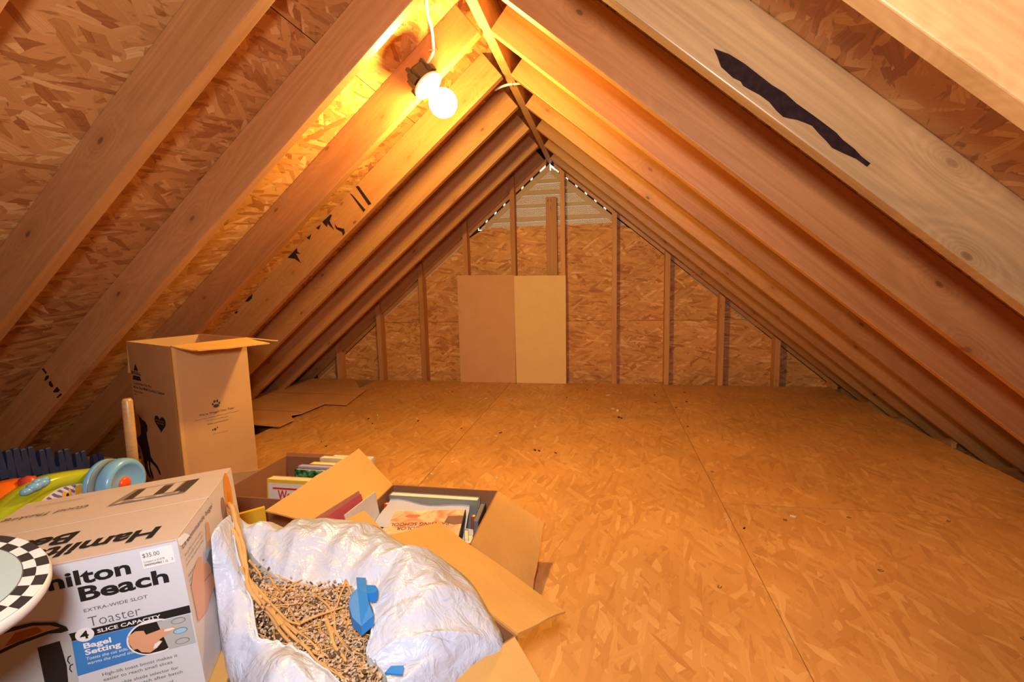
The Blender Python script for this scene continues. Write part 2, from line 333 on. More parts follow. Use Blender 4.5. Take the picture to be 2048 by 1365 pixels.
STEMS = [[(-0.2617,0.7701,0.4500), (-0.2074,0.7255,0.4200), (-0.1710,0.6937,0.3850), (-0.1433,0.6657,0.3600), (-0.1106,0.6559,0.3300), (-0.0553,0.6272,0.3100), (-0.0254,0.6178,0.3000)],
 [(-0.2403,0.7285,0.4350), (-0.2082,0.7166,0.4200), (-0.1700,0.6870,0.3800), (-0.1448,0.6729,0.3550), (-0.0712,0.6389,0.3250), (-0.0251,0.6212,0.3100), (0.0233,0.6103,0.3000)],
 [(-0.2585,0.7747,0.4450), (-0.2049,0.7274,0.4000), (-0.1548,0.6776,0.3600), (-0.1014,0.6566,0.3350), (-0.0346,0.6295,0.3150)],
 [(-0.1581,0.6841,0.3600), (-0.0779,0.6488,0.3300), (-0.0268,0.6308,0.3150), (0.0308,0.6115,0.3000), (0.0838,0.6028,0.2900)],
 [(-0.1810,0.7498,0.3400), (-0.1155,0.7009,0.3300), (-0.0590,0.6594,0.3200), (-0.0277,0.6316,0.3100), (0.0041,0.6277,0.3000), (0.0620,0.6145,0.3000), (0.0911,0.6211,0.3000)],
 [(-0.1544,0.7350,0.3400), (-0.1000,0.7212,0.3350), (-0.0553,0.7269,0.3300), (-0.0198,0.7399,0.3250)],
 [(-0.0317,0.6361,0.3300), (-0.0129,0.6589,0.3300), (0.0173,0.6832,0.3300)],
 [(-0.0041,0.6611,0.3250), (0.0313,0.6239,0.3150), (0.0634,0.6010,0.3050)],
 [(0.0057,0.6686,0.3250), (0.0236,0.6433,0.3200), (0.0522,0.6230,0.3100), (0.0548,0.6133,0.3050), (0.0453,0.6128,0.3050)],
 [(-0.1016,0.6889,0.3350), (-0.0973,0.7173,0.3350), (-0.0537,0.7243,0.3300)],
 [(-0.0584,0.7023,0.3350), (-0.0222,0.6886,0.3300), (0.0032,0.6683,0.3250), (0.0206,0.6485,0.3200)],
 [(-0.0148,0.7443,0.3350), (-0.0039,0.7045,0.3300), (0.0032,0.6683,0.3250)],
 [(-0.0131,0.7431,0.3350), (0.0174,0.7077,0.3300)],
 [(0.0213,0.6002,0.3000), (0.0626,0.5983,0.2950), (0.1169,0.6005,0.2950)],
 [(-0.0209,0.6156,0.3150), (0.0250,0.5948,0.3050), (0.0739,0.5788,0.3000)],
 [(-0.1284,0.6694,0.3500), (-0.0612,0.6387,0.3350), (-0.0312,0.6328,0.3300)],
 [(-0.1050,0.6670,0.3000), (-0.0691,0.6196,0.3100)],
 [(-0.1758,0.7090,0.3800), (-0.1682,0.7119,0.3600), (-0.1523,0.7004,0.3500)],
 [(-0.1648,0.6761,0.3900), (-0.1524,0.6711,0.3600), (-0.1286,0.6571,0.3450)]]
FLOWERS = [(-0.1761,0.7427,0.3350), (-0.1253,0.7138,0.3250), (-0.0946,0.7259,0.3200), (-0.0509,0.7186,0.3200), (-0.0195,0.7303,0.3200), (0.0132,0.7221,0.3150), (-0.0751,0.6823,0.3150), (-0.0419,0.6880,0.3100), (0.0068,0.6832,0.3100), (0.0347,0.6646,0.3050), (-0.0105,0.6518,0.3050), (0.0217,0.6412,0.3000), (0.0584,0.6364,0.3000), (0.0776,0.6151,0.2950), (0.0375,0.6136,0.2950), (-0.0177,0.6349,0.3000), (0.0985,0.6052,0.2900), (0.0690,0.6004,0.2900), (-0.1039,0.6836,0.3200), (-0.0691,0.7022,0.3200), (-0.0494,0.7325,0.3250), (0.0766,0.6248,0.2950), (0.0469,0.6266,0.2980), (-0.0950,0.7049,0.3200), (-0.0113,0.6750,0.3050), (0.1109,0.5961,0.2900), (-0.0710,0.6545,0.3000), (-0.1149,0.6678,0.3300), (-0.1488,0.6785,0.3600), (-0.1402,0.6639,0.3300), (-0.1144,0.6404,0.3100), (-0.0976,0.6339,0.3100), (0.0094,0.6954,0.3150), (0.0436,0.6822,0.3150)]
TAB = [(0.0148,0.7287,0.3350), (0.0320,0.7299,0.3350), (0.0433,0.7082,0.3370), (0.0635,0.7027,0.3420), (0.0718,0.6949,0.3420), (0.0709,0.6874,0.3400), (0.0569,0.6868,0.3380), (0.0719,0.6639,0.3360), (0.0884,0.6455,0.3320), (0.0791,0.6229,0.3300), (0.0580,0.6351,0.3330), (0.0399,0.6578,0.3360), (0.0310,0.6805,0.3370), (0.0335,0.6975,0.3370)]
HEM_BLUE = [(0.1412,0.5885,0.3120), (0.1585,0.5922,0.3120), (0.1624,0.5792,0.3100), (0.1363,0.5776,0.3100)]

# ------------------------------------------------------------------ ceiling: sheathing, rafters, ridge board
ceil = tag(empty('ceiling', (0, 0, ZR)), 'steep gable roof underside of strand board on sawn rafters', kind='structure')
def roof_mat(side, s0, y0, perp=0.0):
    """local X down the slope, Y along the ridge, Z out of the roof"""
    if side > 0:
        x, z, y = V((CS, 0, -SN)), V((SN, 0, CS)), V((0, 1, 0))
    else:
        x, z, y = V((-CS, 0, -SN)), V((-SN, 0, CS)), V((0, -1, 0))
    o = V((0, y0, ZR)) + x*s0 + z*perp
    return Matrix(((x.x, y.x, z.x, o.x), (x.y, y.y, z.y, o.y), (x.z, y.z, z.z, o.z), (0, 0, 0, 1)))
YF, YB = -1.75, 4.135
rows = [-.116, .462, 1.660, 2.857, 3.45]
for side in (-1, 1):
    for r in range(4):
        js = [YD+k*S16+.019 for k in ((-7, -1) if r % 2 else (-4, 2))]
        ys = [YF]+[j for j in js if YF < j < YB]+[YB]
        for a, b in zip(ys, ys[1:]):
            y0 = (a+.0015) if side > 0 else (b-.0015)
            box('roof_panel', (.0015, 0, 0), (rows[r+1]-rows[r]-.0015, b-a-.003, .012), M['osb_roof'], roof_mat(side, rows[r], y0, .1400), ceil)
RL = 3.42
def rafter(side, y, kind, raised=0, depth=.1395, ln=RL, s0=.0255):
    y0 = y if side > 0 else y+.038
    vs = bv(0, 0, 0, ln, .038, depth-raised)
    return mesh('rafter', vs, BF, M[kind], roof_mat(side, s0, y0, raised), ceil, bevel=.0025)
for side in (-1, 1):
    for k in range(-9, 5):
        y = YD+k*S16
        kind = {(1, -3): 'rafter_grey', (1, -4): 'rafter_pale'}.get((side, k), 'rafter')
        if side < 0 and k == 4: continue
        if side > 0 and k == 4: y = 3.905
        rafter(side, y, kind)
rafter(-1, 4.053, 'rafter', .037)
rafter(1, 4.053, 'rafter', .012)
box('ridge_board', (-.019, YF, ZR-.002), (.019, 4.125, ZR+.185), M['ridge'], None, ceil, bevel=.002)
def poly(name, pts, m, parent, dy=0):
    return mesh(name, [V(p)+V((0, dy, 0)) for p in pts], [tuple(range(len(pts)))], m, None, parent, fixn=False)
tag(poly('bark_stain', STAIN, M['dark'], ceil), 'long dark strip of charred looking bark on a rafter')
for pl in BLOTS: poly('black_stain', pl, M['dark'], ceil)
for pl in STAMP: poly('mill_stamp', pl, M['ink'], ceil)
nb = MB()
for i in range(26):
    s, y = random.uniform(.5, 2.2), random.uniform(.35, 1.8)
    side = -1 if i < 18 else 1
    mt = roof_mat(side, 0, 0, .1395)
    p = mt @ V((s, y if side > 0 else -y, 0)); q = p + V((random.uniform(-.008, .008), random.uniform(-.008, .008), 0)) - V((mt[0][2], mt[1][2], mt[2][2]))*random.uniform(.006, .016)
    nb.tube([p, q], [.0016, .0009], 5)
tag(nb.out('nail_tips', M['steel'], None, ceil), kind='stuff')

for side in (-1, 1):
    box('added_roof_backing', (-.116, 0, 0), (3.45, YB-YF, .003), M['insul'], roof_mat(side, 0, YF if side > 0 else YB, .1525), ceil)  # unseen layer added to keep sky light out of the roof seams
# ------------------------------------------------------------------ floor: strand board sheets on joists
flo = tag(empty('floor', (0, 2, 0)), 'strand board attic floor in wide sheets', kind='structure')
XF = .874
def fpanel(x0, x1, y0, y1):
    box('floor_panel', (.0013, .0013, -.018), (x1-x0-.0013, y1-y0-.0013, 0), M['osb_floor'], Matrix.Translation((x0, y0, 0)), flo)
for x0, x1, cuts in ((XF-2.4384, XF-1.2192, (-1.75, -.544, 1.894, 4.011)), (XF-1.2192, XF, (-1.75, .675, 3.113, 4.011)), (XF, 2.098, (-1.75, -.544, 1.894, 4.011))):
    for a, b in zip(cuts, cuts[1:]): fpanel(x0, x1, a, b)
for k in range(-10, 5):
    y = 2.425+k*S16
    box('joist', (-2.62, y, -.158), (2.62, y+.038, -.0185), M['rafter'], None, flo)
box('insulation_layer', (-2.7, YF, -.20), (2.7, 4.2, -.165), M['insul'], None, flo)
for x in (-1, 1): box('eave_block', (x*2.50, YF, -.17), (x*2.54, 4.1, -.02), M['insul'], None, flo)
mt = frame((2.195, 2.811, -.040), (.105, .088, .034), (0, 0, 1))
box('wood_offcut', (0, -.011, -.010), (.15, .011, .010), M['rafter_pale'], mt, flo)
# specks, chips and dropped staples
db = MB(); dk = MB()
for i in range(46):
    x, y = random.uniform(-1.1, 1.4), random.choice([random.uniform(1.5, 3.9), random.uniform(2.2, 3.9)])
    if x < -.2 and y < 1.75: continue
    a = random.uniform(0, 3.1); l, ww = random.uniform(.004, .011), random.uniform(.0015, .005)
    mt = Matrix.Translation((x, y, .0012)) @ Matrix.Rotation(a, 4, 'Z')
    (db if i % 2 else dk).add([mt @ V(v) for v in bv(-l, -ww, -.001, l, ww, random.uniform(.001, .003))], BF)
for p in ((1.28, 1.83), (1.06, 1.78), (1.6, 1.85), (1.22, 1.50), (1.72, 1.5), (.9, 2.2), (1.4, 1.25), (.75, 1.35)):
    mt = Matrix.Translation((p[0], p[1], .002)) @ Matrix.Rotation(random.uniform(0, 3), 4, 'Z')
    dk.tube([mt @ V(v) for v in ((.008, -.0035, 0), (-.004, -.004, 0), (-.004, .004, 0), (.007, .004, 0))], .0008, 5)
dk.lathe([(.0, 0), (.009, .001), (.008, .007), (0, .010)], 8, Matrix.Translation((.52, 3.02, 0)))
dk.lathe([(.0, 0), (.006, .001), (.005, .005), (0, .006)], 8, Matrix.Translation((.535, 3.005, 0)))
db.lathe([(.0, 0), (.009, .001), (.008, .010), (0, .013)], 8, Matrix.Translation((.515, 3.17, 0)))
tag(db.out('paper_chips', plain('paper_chip', (.75, .68, .58, 1), .8), None, None), 'small pale chips of paper scattered over the floor sheets', 'debris', kind='stuff')
tag(dk.out('dark_specks', plain('dark_speck', (.03, .014, .008, 1), .8), None, None), 'small dark specks and dropped staples scattered over the floor sheets', 'debris', kind='stuff')

# ------------------------------------------------------------------ gable wall
wal = tag(empty('wall_back', (0, YW, 0)), 'gable end wall of strand board between upright studs', kind='structure')
XS = .1202
slope = lambda x, d=0: ZR-TP*abs(x)+d
def wpoly(name, pts, m, y0, y1, parent, o=(0, 0)):
    n = len(pts); mt = Matrix(((1, 0, 0, o[0]), (0, 0, -1, y1), (0, 1, 0, o[1]), (0, 0, 0, 1)))
    vs = [(x-o[0], z-o[1], 0) for x, z in pts]+[(x-o[0], z-o[1], y1-y0) for x, z in pts]
    fs = [tuple(range(n)), tuple(range(2*n-1, n-1, -1))]+[(i, (i+1) % n, n+(i+1) % n, n+i) for i in range(n)]
    return mesh(name, vs, fs, m, mt, parent)
dl, dr = .004, -.026
xl = lambda z: -(ZR+dl-z)/TP
xr = lambda z: (ZR+dr-z)/TP
P1, P2 = XS-2*S16-.019, XS+S16-.019
zs, zt = .508, 1.296
wy0, wy1 = 4.1035, 4.1145
for x0, x1 in ((None, P1), (P1, P2), (P2, None)):
    a = [(xl(-.15), -.15), ] if x0 is None else [(x0+.0015, -.15)]
    b = [(xr(-.15), -.15), (xr(zs-.0015), zs-.0015)] if x1 is None else [(x1-.0015, -.15), (x1-.0015, zs-.0015)]
    c = [(xl(zs-.0015), zs-.0015)] if x0 is None else [(x0+.0015, zs-.0015)]
    wpoly('wall_panel', a+b+c, M['osb_wall'], wy0, wy1, wal, (a[0][0], -.15))
wpoly('added_wall_backing', [(xl(-.15), -.15), (xr(-.15), -.15), (xr(1.28), 1.28), (xl(1.28), 1.28)], M['insul'], 4.1155, 4.1165, wal, (0, -.15))  # added backing sheet, blocks daylight at the wall panel joints
for x0, x1 in ((xl(zs), XS-2*S16-.019), (XS-2*S16-.019, XS+S16-.019), (XS+S16-.019, xr(zs))):
    pts = [(x0+.0015, zs+.0015), (x1-.0015, zs+.0015)]
    top = []
    for k in range(0, 9):
        x = x1-.0015+(x0+.003-x1)*k/8
        top.append((x, min(zt, ZR+(dl if x < 0 else dr)-TP*abs(x)) if min(zt, ZR+(dl if x < 0 else dr)-TP*abs(x)) > zs+.002 else zs+.002))
    wpoly('wall_panel', pts+top, M['osb_wall'], wy0, wy1, wal, (x0, zs))
# studs: 16 inches apart, cut to the slope; on the left their tops lap the end rafter
def stud(k):
    x1 = XS+k*S16; x0 = x1-.038
    if k < 0:
        pts = [(x0, -.02), (x1, -.02), (x1, slope(x1, .145)), (x0, slope(x0, .145))]
        mb = MB()
        for yy0, yy1, d in ((0, .038, .135), (.038, .089, .03)):
            vs = [(x-x0, yy0, z) for x, z in ((x0, -.02), (x1, -.02), (x1, slope(x1, d)), (x0, slope(x0, d)))]+[(x-x0, yy1, z) for x, z in ((x0, -.02), (x1, -.02), (x1, slope(x1, d)), (x0, slope(x0, d)))]
            mb.add(vs, BF)
        return mb.out('stud', M['stud'], Matrix.Translation((x0, YW, 0)), wal)
    d = .0
    vs = [(0, 0, -.02), (.038, 0, -.02), (.038, 0, slope(x1, d)), (0, 0, slope(x0, d))]
    vs = vs+[(x, .089, z) for x, _, z in vs]
    return mesh('stud', vs, BF, M['stud'], Matrix.Translation((x0, YW, 0)), wal)
for k in range(-5, 6): stud(k)
# short board nailed above the gypsum pieces, with staple marks
sb = box('short_board', (0, 0, 0), (.088, .036, .66), M['stud'], Matrix.Translation((-.036, 4.062, .855)), wal, bevel=.002)
for x, z, r in ((-.018, 1.49, .2), (.006, 1.49, -.2), (.003, 1.43, 0)):
    box('staple_mark', (-.0018, 0, -.012), (.0018, .002, .012), M['ink'], Matrix.Translation((x, 4.0605, z)) @ Matrix.Rotation(r, 4, 'Y'), sb)
# perforated soffit strips closing the peak
def vent_mat(perf):
    t = NT('vented_soffit' if perf else 'soffit_vinyl'); col = rgb(188, 160, 122)
    t.set(Base_Color=col, Roughness=.5)
    if perf:
        co = t.n('ShaderNodeTexCoord').outputs['Object']
        fr = lambda ax, pitch, off: t.math('ABSOLUTE', t.math('SUBTRACT', t.math('FRACT', t.math('ADD', t.math('DIVIDE', ax, pitch), off)), .5))
        sp = t.n('ShaderNodeSeparateXYZ', i0=co).outputs
        row = t.math('MULTIPLY', t.math('FLOOR', t.math('DIVIDE', sp[1], .0085)), .5)
        hx = fr(sp[0], .012, row); hy = fr(sp[1], .0085, 0.0)
        d = t.math('SQRT', t.math('ADD', t.math('POWER', t.math('MULTIPLY', hx, .012), 2.0), t.math('POWER', t.math('MULTIPLY', hy, .0085), 2.0)))
        hole = t.math('LESS_THAN', d, .0012)
        tr = t.n('ShaderNodeBsdfTransparent').outputs[0]
        mxs = t.n('ShaderNodeMixShader', i0=hole, i1=t.b.outputs[0], i2=tr)
        t.t.links.new(mxs.outputs[0], t.t.nodes['Material Output'].inputs['Surface'])
    return t.m
vp, vs_ = vent_mat(True), vent_mat(False)
def band(z0, z1, m, y, name, d=-.045):
    e = d
    a = [(xl(z0)+.0, z0), (xr(z0), z0), (xr(z1), z1), (xl(z1), z1)]
    return wpoly(name, a, m, y, y+.0012, wal, (0, z0))
for i, (z0, z1, solid) in enumerate(((1.285, 1.335, 0), (1.335, 1.375, 1), (1.375, 1.445, 0), (1.445, 1.475, 1), (1.475, 1.545, 0), (1.545, 1.585, 1), (1.585, 1.635, 0), (1.635, 1.668, 1), (1.668, 1.735, 0))):
    band(z0, z1, vs_ if solid else vp, 4.121-(.004 if solid else 0), 'vent_strip')
    if solid: band(z0, z0+.004, M['lightgrey_ink'], 4.1155, 'strip_lip')
# channel along each slope, and dark foam closure with gaps that let daylight in
def rake(side, d0, d1, a, b, m, name, y0=4.112, y1=4.119):
    xa, xb = side*a, side*b
    return wpoly(name, [(xa, slope(xa, d0)), (xb, slope(xb, d0)), (xb, slope(xb, d1)), (xa, slope(xa, d1))], m, y0, y1, wal, (xa, slope(xa)))
rake(-1, -.055, dl-.006, .005, .56, vs_, 'rake_channel'); rake(1, -.085, dr-.006, .005, .60, vs_, 'rake_channel')
for side, d, start, pitch, n in ((-1, dl, .0, .0775, 8), (1, dr, .058, .0752, 6)):
    rake(side, d+.013, d+.195, 0, .62, M['black_gap'], 'foam_closure')
    for i in range(n):
        a = start+i*pitch
        if (side, i) in ((-1, 0),): rake(side, d-.006, d+.013, 0.0, pitch*.5, M['black_gap'], 'foam_closure'); continue
        rake(side, d-.006, d+.013, a+.009-(pitch*.4 if False else 0), a+pitch-.009, M['black_gap'], 'foam_closure')
for side, a, b, d in ((-1, .0775*8+.0, 2.4, dl), (1, .058+.0752*6, 2.4, dr)):
    rake(side, d-.004, d+.17, a, b, M['black_gap'], 'rake_filler', 4.1045, 4.118)
for side, d, e in ((-1, dl, .052), (1, dr, .040)):
    rake(side, d+.007, d+e, .03, 2.2, M['rafter'], 'end_plate', 4.092, 4.1035)
wl = plain('pale_flashing', rgb(200, 180, 165), .5)
for a, b in ((XS-3*S16, XS-2*S16-.04), (XS-4*S16, XS-3*S16-.04), (XS-6.4*S16, XS-5*S16-.04)):
    wpoly('flashing_edge', [(a, slope(a, dl-.006)), (b, slope(b, dl-.006)), (b, slope(b, dl+.006)), (a, slope(a, dl+.006))], wl, 4.1005, 4.1035, wal, (a, 0))
for a, b in ((XS+2.4*S16, XS+3*S16-.04), (XS+3*S16, XS+3.6*S16)):
    wpoly('flashing_edge', [(a, slope(a, dr-.005)), (b, slope(b, dr-.005)), (b, slope(b, dr+.004)), (a, slope(a, dr+.004))], M['lightgrey_ink'], 4.1005, 4.1035, wal, (a, 0))
# the wall behind the camera and the eaves, closing the attic
wf = wpoly('wall_front', [(-2.75, -.3), (2.75, -.3), (2.75, -.25), (0, ZR+.25), (-2.75, -.25)], M['osb_wall'], YF-.02, YF-.005, None)
tag(wf, kind='structure')
for nm, x in (('wall_left', -2.72), ('wall_right', 2.70)):
    tag(box(nm, (x, YF, -.5), (x+.02, 4.12, -.05), M['osb_wall']), kind='structure')

# ------------------------------------------------------------------ gypsum pieces leaning on the studs
def gyp(name, x0, x1, z1, m, label, th=.0127, lean=.02):
    o = mesh(name, [(x0, 0, 0), (x1, 0, 0), (x1+.003, lean, z1-.008), (x0-.004, lean, z1), (x0, th, 0), (x1, th, 0), (x1+.003, th+lean, z1-.008), (x0-.004, th+lean, z1)], BF, m, Matrix.Translation((0, YW-.0335, .0005)), bevel=.0012)
    return tag(o, label, 'drywall')
g1 = gyp('gypsum_board', -.782, -.300, .908, M['gypsum_brown'], 'brown-faced gypsum board leaning on the studs, left of the cream one')
mesh('torn_paper', [(0, 0, 0), (.035, -.006, -.03), (.02, -.012, -.012), (.012, -.01, .03)], [(0, 1, 2), (0, 2, 3)], plain('torn_paper', rgb(225, 190, 150), .8), Matrix.Translation((-.783, YW-.026, .62)), None).parent = g1
tp = bpy.data.objects['torn_paper']; tp.matrix_parent_inverse = PW['gypsum_board'].inverted()
g2 = gyp('gypsum_board.001', -.296, .121, .893, M['gypsum_cream'], 'cream-faced gypsum board leaning on the studs, right of the brown one')

# ------------------------------------------------------------------ flattened cartons on the floor by the left eave
def flat(name, pts, z, label, creases=()):
    vs = [(x, y, z) for x, y in pts]; n = len(vs)
    mb = MB(); mb.add([V(v) for v in vs]+[V(v)+V((0, 0, .005)) for v in vs], [tuple(range(n-1, -1, -1)), tuple(range(n, 2*n))]+[(i, (i+1) % n, n+(i+1) % n, n+i) for i in range(n)])
    t = thing(name, label, 'cardboard', (pts[0][0], pts[0][1], z), 'flattened cartons by the left eave')
    mb.out('sheet', M['kraft_flat'], None, t)
    cm = plain('crease', rgb(120, 78, 50), .9)
    for (a, b) in creases:
        m2 = MB(); m2.tube([(a[0], a[1], z+.0045), (b[0], b[1], z+.0045)], .0016, 5); m2.out('crease', cm, None, t)
    return t
flat('flattened_carton', [(-2.26, 4.0), (-1.78, 4.0), (-1.50, 3.58), (-2.19, 3.62)], .004, 'flattened brown carton at the foot of the gable wall')
flat('flattened_carton', [(-2.22, 3.66), (-1.46, 3.62), (-1.36, 3.11), (-2.26, 3.15)], .0095, 'middle flattened brown carton with a fold across it', [((-2.2, 3.42), (-1.43, 3.38))])
flat('flattened_carton', [(-2.26, 3.19), (-1.52, 3.165), (-1.535, 2.84), (-1.575, 2.80), (-1.54, 2.75), (-1.49, 2.70), (-1.49, 2.555), (-1.95, 2.60), (-2.22, 2.85)], .015, 'nearest flattened brown carton with a torn notch, by the tall open box', [((-2.2, 2.92), (-1.56, 2.87))])
box('floor_gap_shade', (-1.60, 2.30, -.02), (-1.565, 2.56, -.015), M['black_gap'], None, flo)  # solid black strip painted as the shade of the gap beside the floor

# ------------------------------------------------------------------ lamp on the left slope
nrm = V((TP, 0, -1)).normalized(); LB = V((-.154, 1.846, 1.521))
lm = frame(LB, V((0, 1, 0)), V((CS, 0, SN)))          # local Z ...
zc = V((lm[0][2], lm[1][2], lm[2][2]))
if zc.dot(nrm) < 0: lm = frame(LB, V((0, -1, 0)), V((CS, 0, SN)))
lamp = thing('ceiling_lamp', 'lit bare round bulb in a white lampholder on a black junction box', 'lamp', tuple(LB))
mb = MB()
mb.lathe([(.030, -.158), (.046, -.154), (.050, -.148), (.050, -.098), (.046, -.096)], 8, lm)
for a in (0, 1, 2, 3):
    rm = lm @ Matrix.Rotation(a*math.pi/2+.4, 4, 'Z')
    mb.add([rm @ V(v) for v in bv(.040, -.014, -.125, .062, .014, -.100)], BF)
    mb.add([rm @ V(v) for v in bv(.036, -.006, -.165, .052, .006, -.10)], BF)
mb.out('junction_box', M['black_pl'], None, lamp)
mb = MB(); mb.lathe([(.050, -.096), (.058, -.094), (.060, -.088), (.056, -.080), (.040, -.074), (.028, -.066), (.026, -.040), (.022, -.038)], 28, lm)
mb.out('lampholder', M['white_pl'], None, lamp, True)
mb = MB(); prof = [(.013, -.058), (.014, -.052), (.021, -.047)]
RB = .052
for k in range(13):
    a = -1.1+(math.pi/2+1.1)*k/12
    prof.append((max(RB*math.cos(a), 0.0008), RB*math.sin(a)))
mb.lathe(prof, 24, lm)
bl = NT('bulb_glow'); bl.set(Base_Color=(1, 1, 1, 1), Emission_Color=(*BULB_COL, 1), Emission_Strength=BULB_W)
mb.out('bulb', bl.m, None, lamp, True)
cab = thing('power_cable', 'white electric cable hanging down from the ridge to the lamp', 'cable', (-.05, 1.52, 1.84))
mb = MB(); mb.tube(catmull([(-.050, 1.52, 1.840), (-.117, 1.60, 1.791), (-.137, 1.66, 1.780), (-.1615, 1.74, 1.776), (-.180, 1.83, 1.771), (-.1964, 1.888, 1.738), (-.200, 1.890, 1.721), (-.211, 1.885, 1.697), (-.2234, 1.86, 1.658)], 6), .0052, 8)
mb.out('sheath', M['cable'], None, cab, True)
mb = MB(); mb.tube([(-.212, 1.8985, 1.728), (-.212, 1.882, 1.728), (-.184, 1.882, 1.726), (-.184, 1.8985, 1.726)], .0022, 6); mb.out('staple', M['steel'], None, cab)
cab2 = thing('ridge_cable', 'short white cable stapled under the ridge board', 'cable', (0, 2.44, 1.79))
mb = MB(); mb.tube(catmull([(-.089, 2.472, 1.781), (-.052, 2.450, 1.7855), (-.012, 2.435, 1.7865), (.016, 2.440, 1.788), (.05, 2.47, 1.800), (.075, 2.52, 1.83)], 6), .0055, 8)
mb.out('sheath', M['cable'], None, cab2, True)
mb = MB(); mb.tube([(.004, 2.420, 1.793), (.004, 2.424, 1.7785), (.006, 2.450, 1.7785), (.006, 2.454, 1.793)], .002, 6); mb.out('staple', M['steel'], None, cab2)

# ------------------------------------------------------------------ tall open carton
KS = .85; TO = V((-1.0118, 1.4085, 0)); TA = 1.175       # KS: size against the first estimate
KZ = lambda z: .1295+KS*z
tx, ty = V((math.cos(TA), math.sin(TA), 0)), V((-math.sin(TA), math.cos(TA), 0))
TW, TD, THh = .302*KS, .433*KS, .1295+.629*KS
tb = thing('tall_carton', 'tall brown carton standing open, with a dog and heart printed on it', 'box', tuple(TO))
tm = frame(TO, tx, ty)
def walls(name, w_, d_, h_, m, mt, parent, th=.004, inner=None):
    mb = MB()
    mb.box((0, 0, 0), (w_, th, h_)); mb.box((0, d_-th, 0), (w_, d_, h_)); mb.box((0, th, 0), (th, d_-th, h_)); mb.box((w_-th, th, 0), (w_, d_-th, h_)); mb.box((th, th, 0), (w_-th, d_-th, .004))
    return mb.out(name, m, mt, parent)
tbb = walls('body', TW, TD, THh, M['kraft_dull'], tm, tb)
P = lambda u, v, z: tm @ V((u, v, z))
sheet('flap', [P(0, .002, THh), P(TW, .002, THh), P(TW+.004, -.150, THh-.022), P(.019, -.146, THh-.020)], M['kraft'], tb, sag=-.010, ragged=.004, seed=2)
sheet('flap', [P(TW, 0, THh), P(TW, TD, THh), P(TW+.128, TD-.02, THh-.026), P(TW+.128, .0, THh-.026)], M['kraft_dull'], tb, sag=.0, seed=5, warp=.001)
sheet('flap', [P(TW, TD, THh), P(0, TD, THh), P(.0, TD+.022, THh-.125), P(TW, TD+.022, THh-.125)], M['kraft_dull'], tb, seed=7)
sheet('flap', [P(0, TD, THh), P(0, 0, THh), P(-.03, .03, THh-.13), P(-.03, TD-.01, THh-.13)], M['kraft_dull'], tb, seed=9) if False else None
mb = MB(); mb.box((-.003, -.003, .005), (.012, .0, THh-.002)); mb.box((-.003, -.003, .005), (0, .012, THh-.002)); mb.out('corner_tape', M['kraft'], tm, tb)
# print on the right-hand face (plane along tx, outward -ty)
fo_ = lambda u, z: tm @ V((u*KS, 0, KZ(z)))
UZ = V((0, 0, 1))
K = M['brown_ink']
def on_r(s, u0, u1, z, h, **k): return text(s, (u1-u0)*KS, h*KS, fo_(u0, z), tx, UZ, K, tbb, **k)
on_r("We're Waggin' Our Tails!", .077, .221, .3235, .0085, bold=.008)
on_r("Thanks to your purchase, BISSELL, and Pet Foundation", .057, .242, .3075, .0042)
on_r("can help save homeless pets.", .103, .193, .295, .0042)
on_r("BISSELL.com/partnersforpets", .106, .191, .279, .0048, bold=.012)
on_r("BISSELL PET FOUNDATION", .124, .186, .231, .0032)
for (cx, cz, rx, rz) in ((.148, .353, .0125, .0075), (.1345, .363, .004, .0055), (.1615, .363, .004, .0055), (.1425, .3735, .0045, .006), (.1535, .3735, .0045, .006)):
    patch('paw_print', ell(0, 0, rx*KS, rz*KS, 14), fo_(cx, cz), tx, UZ, K, tbb)
for (cx, cz, rx, rz) in ((.124, .252, .003, .004), (.134, .2525, .005, .006), (.144, .258, .0025, .004)):
    patch('small_mark', ell(0, 0, rx*KS, rz*KS, 10), fo_(cx, cz), tx, UZ, K, tbb)
# print on the left-hand face (outward -tx), reading along -ty
fl_ = lambda v, z: tm @ V((0, v*KS, KZ(z)))
def L2(pts): return [(-a*KS, b*KS) for a, b in pts]
KI = M['ink']
def on_l(s, v0, v1, z, h, m=KI, **k): return text(s, (v0-v1)*KS, h*KS, fl_(v0, z), -ty, UZ, m, tbb, **k)
pl = lambda name, pts, m=KI, lift=.0006: patch(name, L2(pts), fl_(0, 0), -ty, UZ, m, tbb, lift)
pl('logo', [(.392, .502), (.344, .502), (.366, .535)])
pl('logo', [(.406, .478), (.334, .478), (.322, .458), (.416, .458)])
on_l('BISSELL', .420, .318, .484, .0145, bold=.02)
on_l('CrossWave Pet Pro', .414, .225, .438, .0115, bold=.01)
on_l('All-in-One Multi-Surface Cleaner', .419, .099, .420, .0115, bold=.01)
on_l('Model 2306A', .417, .32, .401, .0085)
on_l('Rev. 1', .415, .385, .388, .0085)
hp = []
for k in range(40):
    a = 2*math.pi*k/40; x = 16*math.sin(a)**3; y = 13*math.cos(a)-5*math.cos(2*a)-2*math.cos(3*a)-math.cos(4*a)
    hp.append((.178+x*.0034, .288+y*.0026))
pl('heart', hp)
pl('heart_hole', ell(.180, .315, .006, .005, 10), M['kraft_dull'], .0012)
on_l('every purchase', .222, .137, .297, .006, M['kraft_dull'], lift=.0013)
on_l('saves pets', .212, .142, .285, .0075, M['kraft_dull'], lift=.0013)
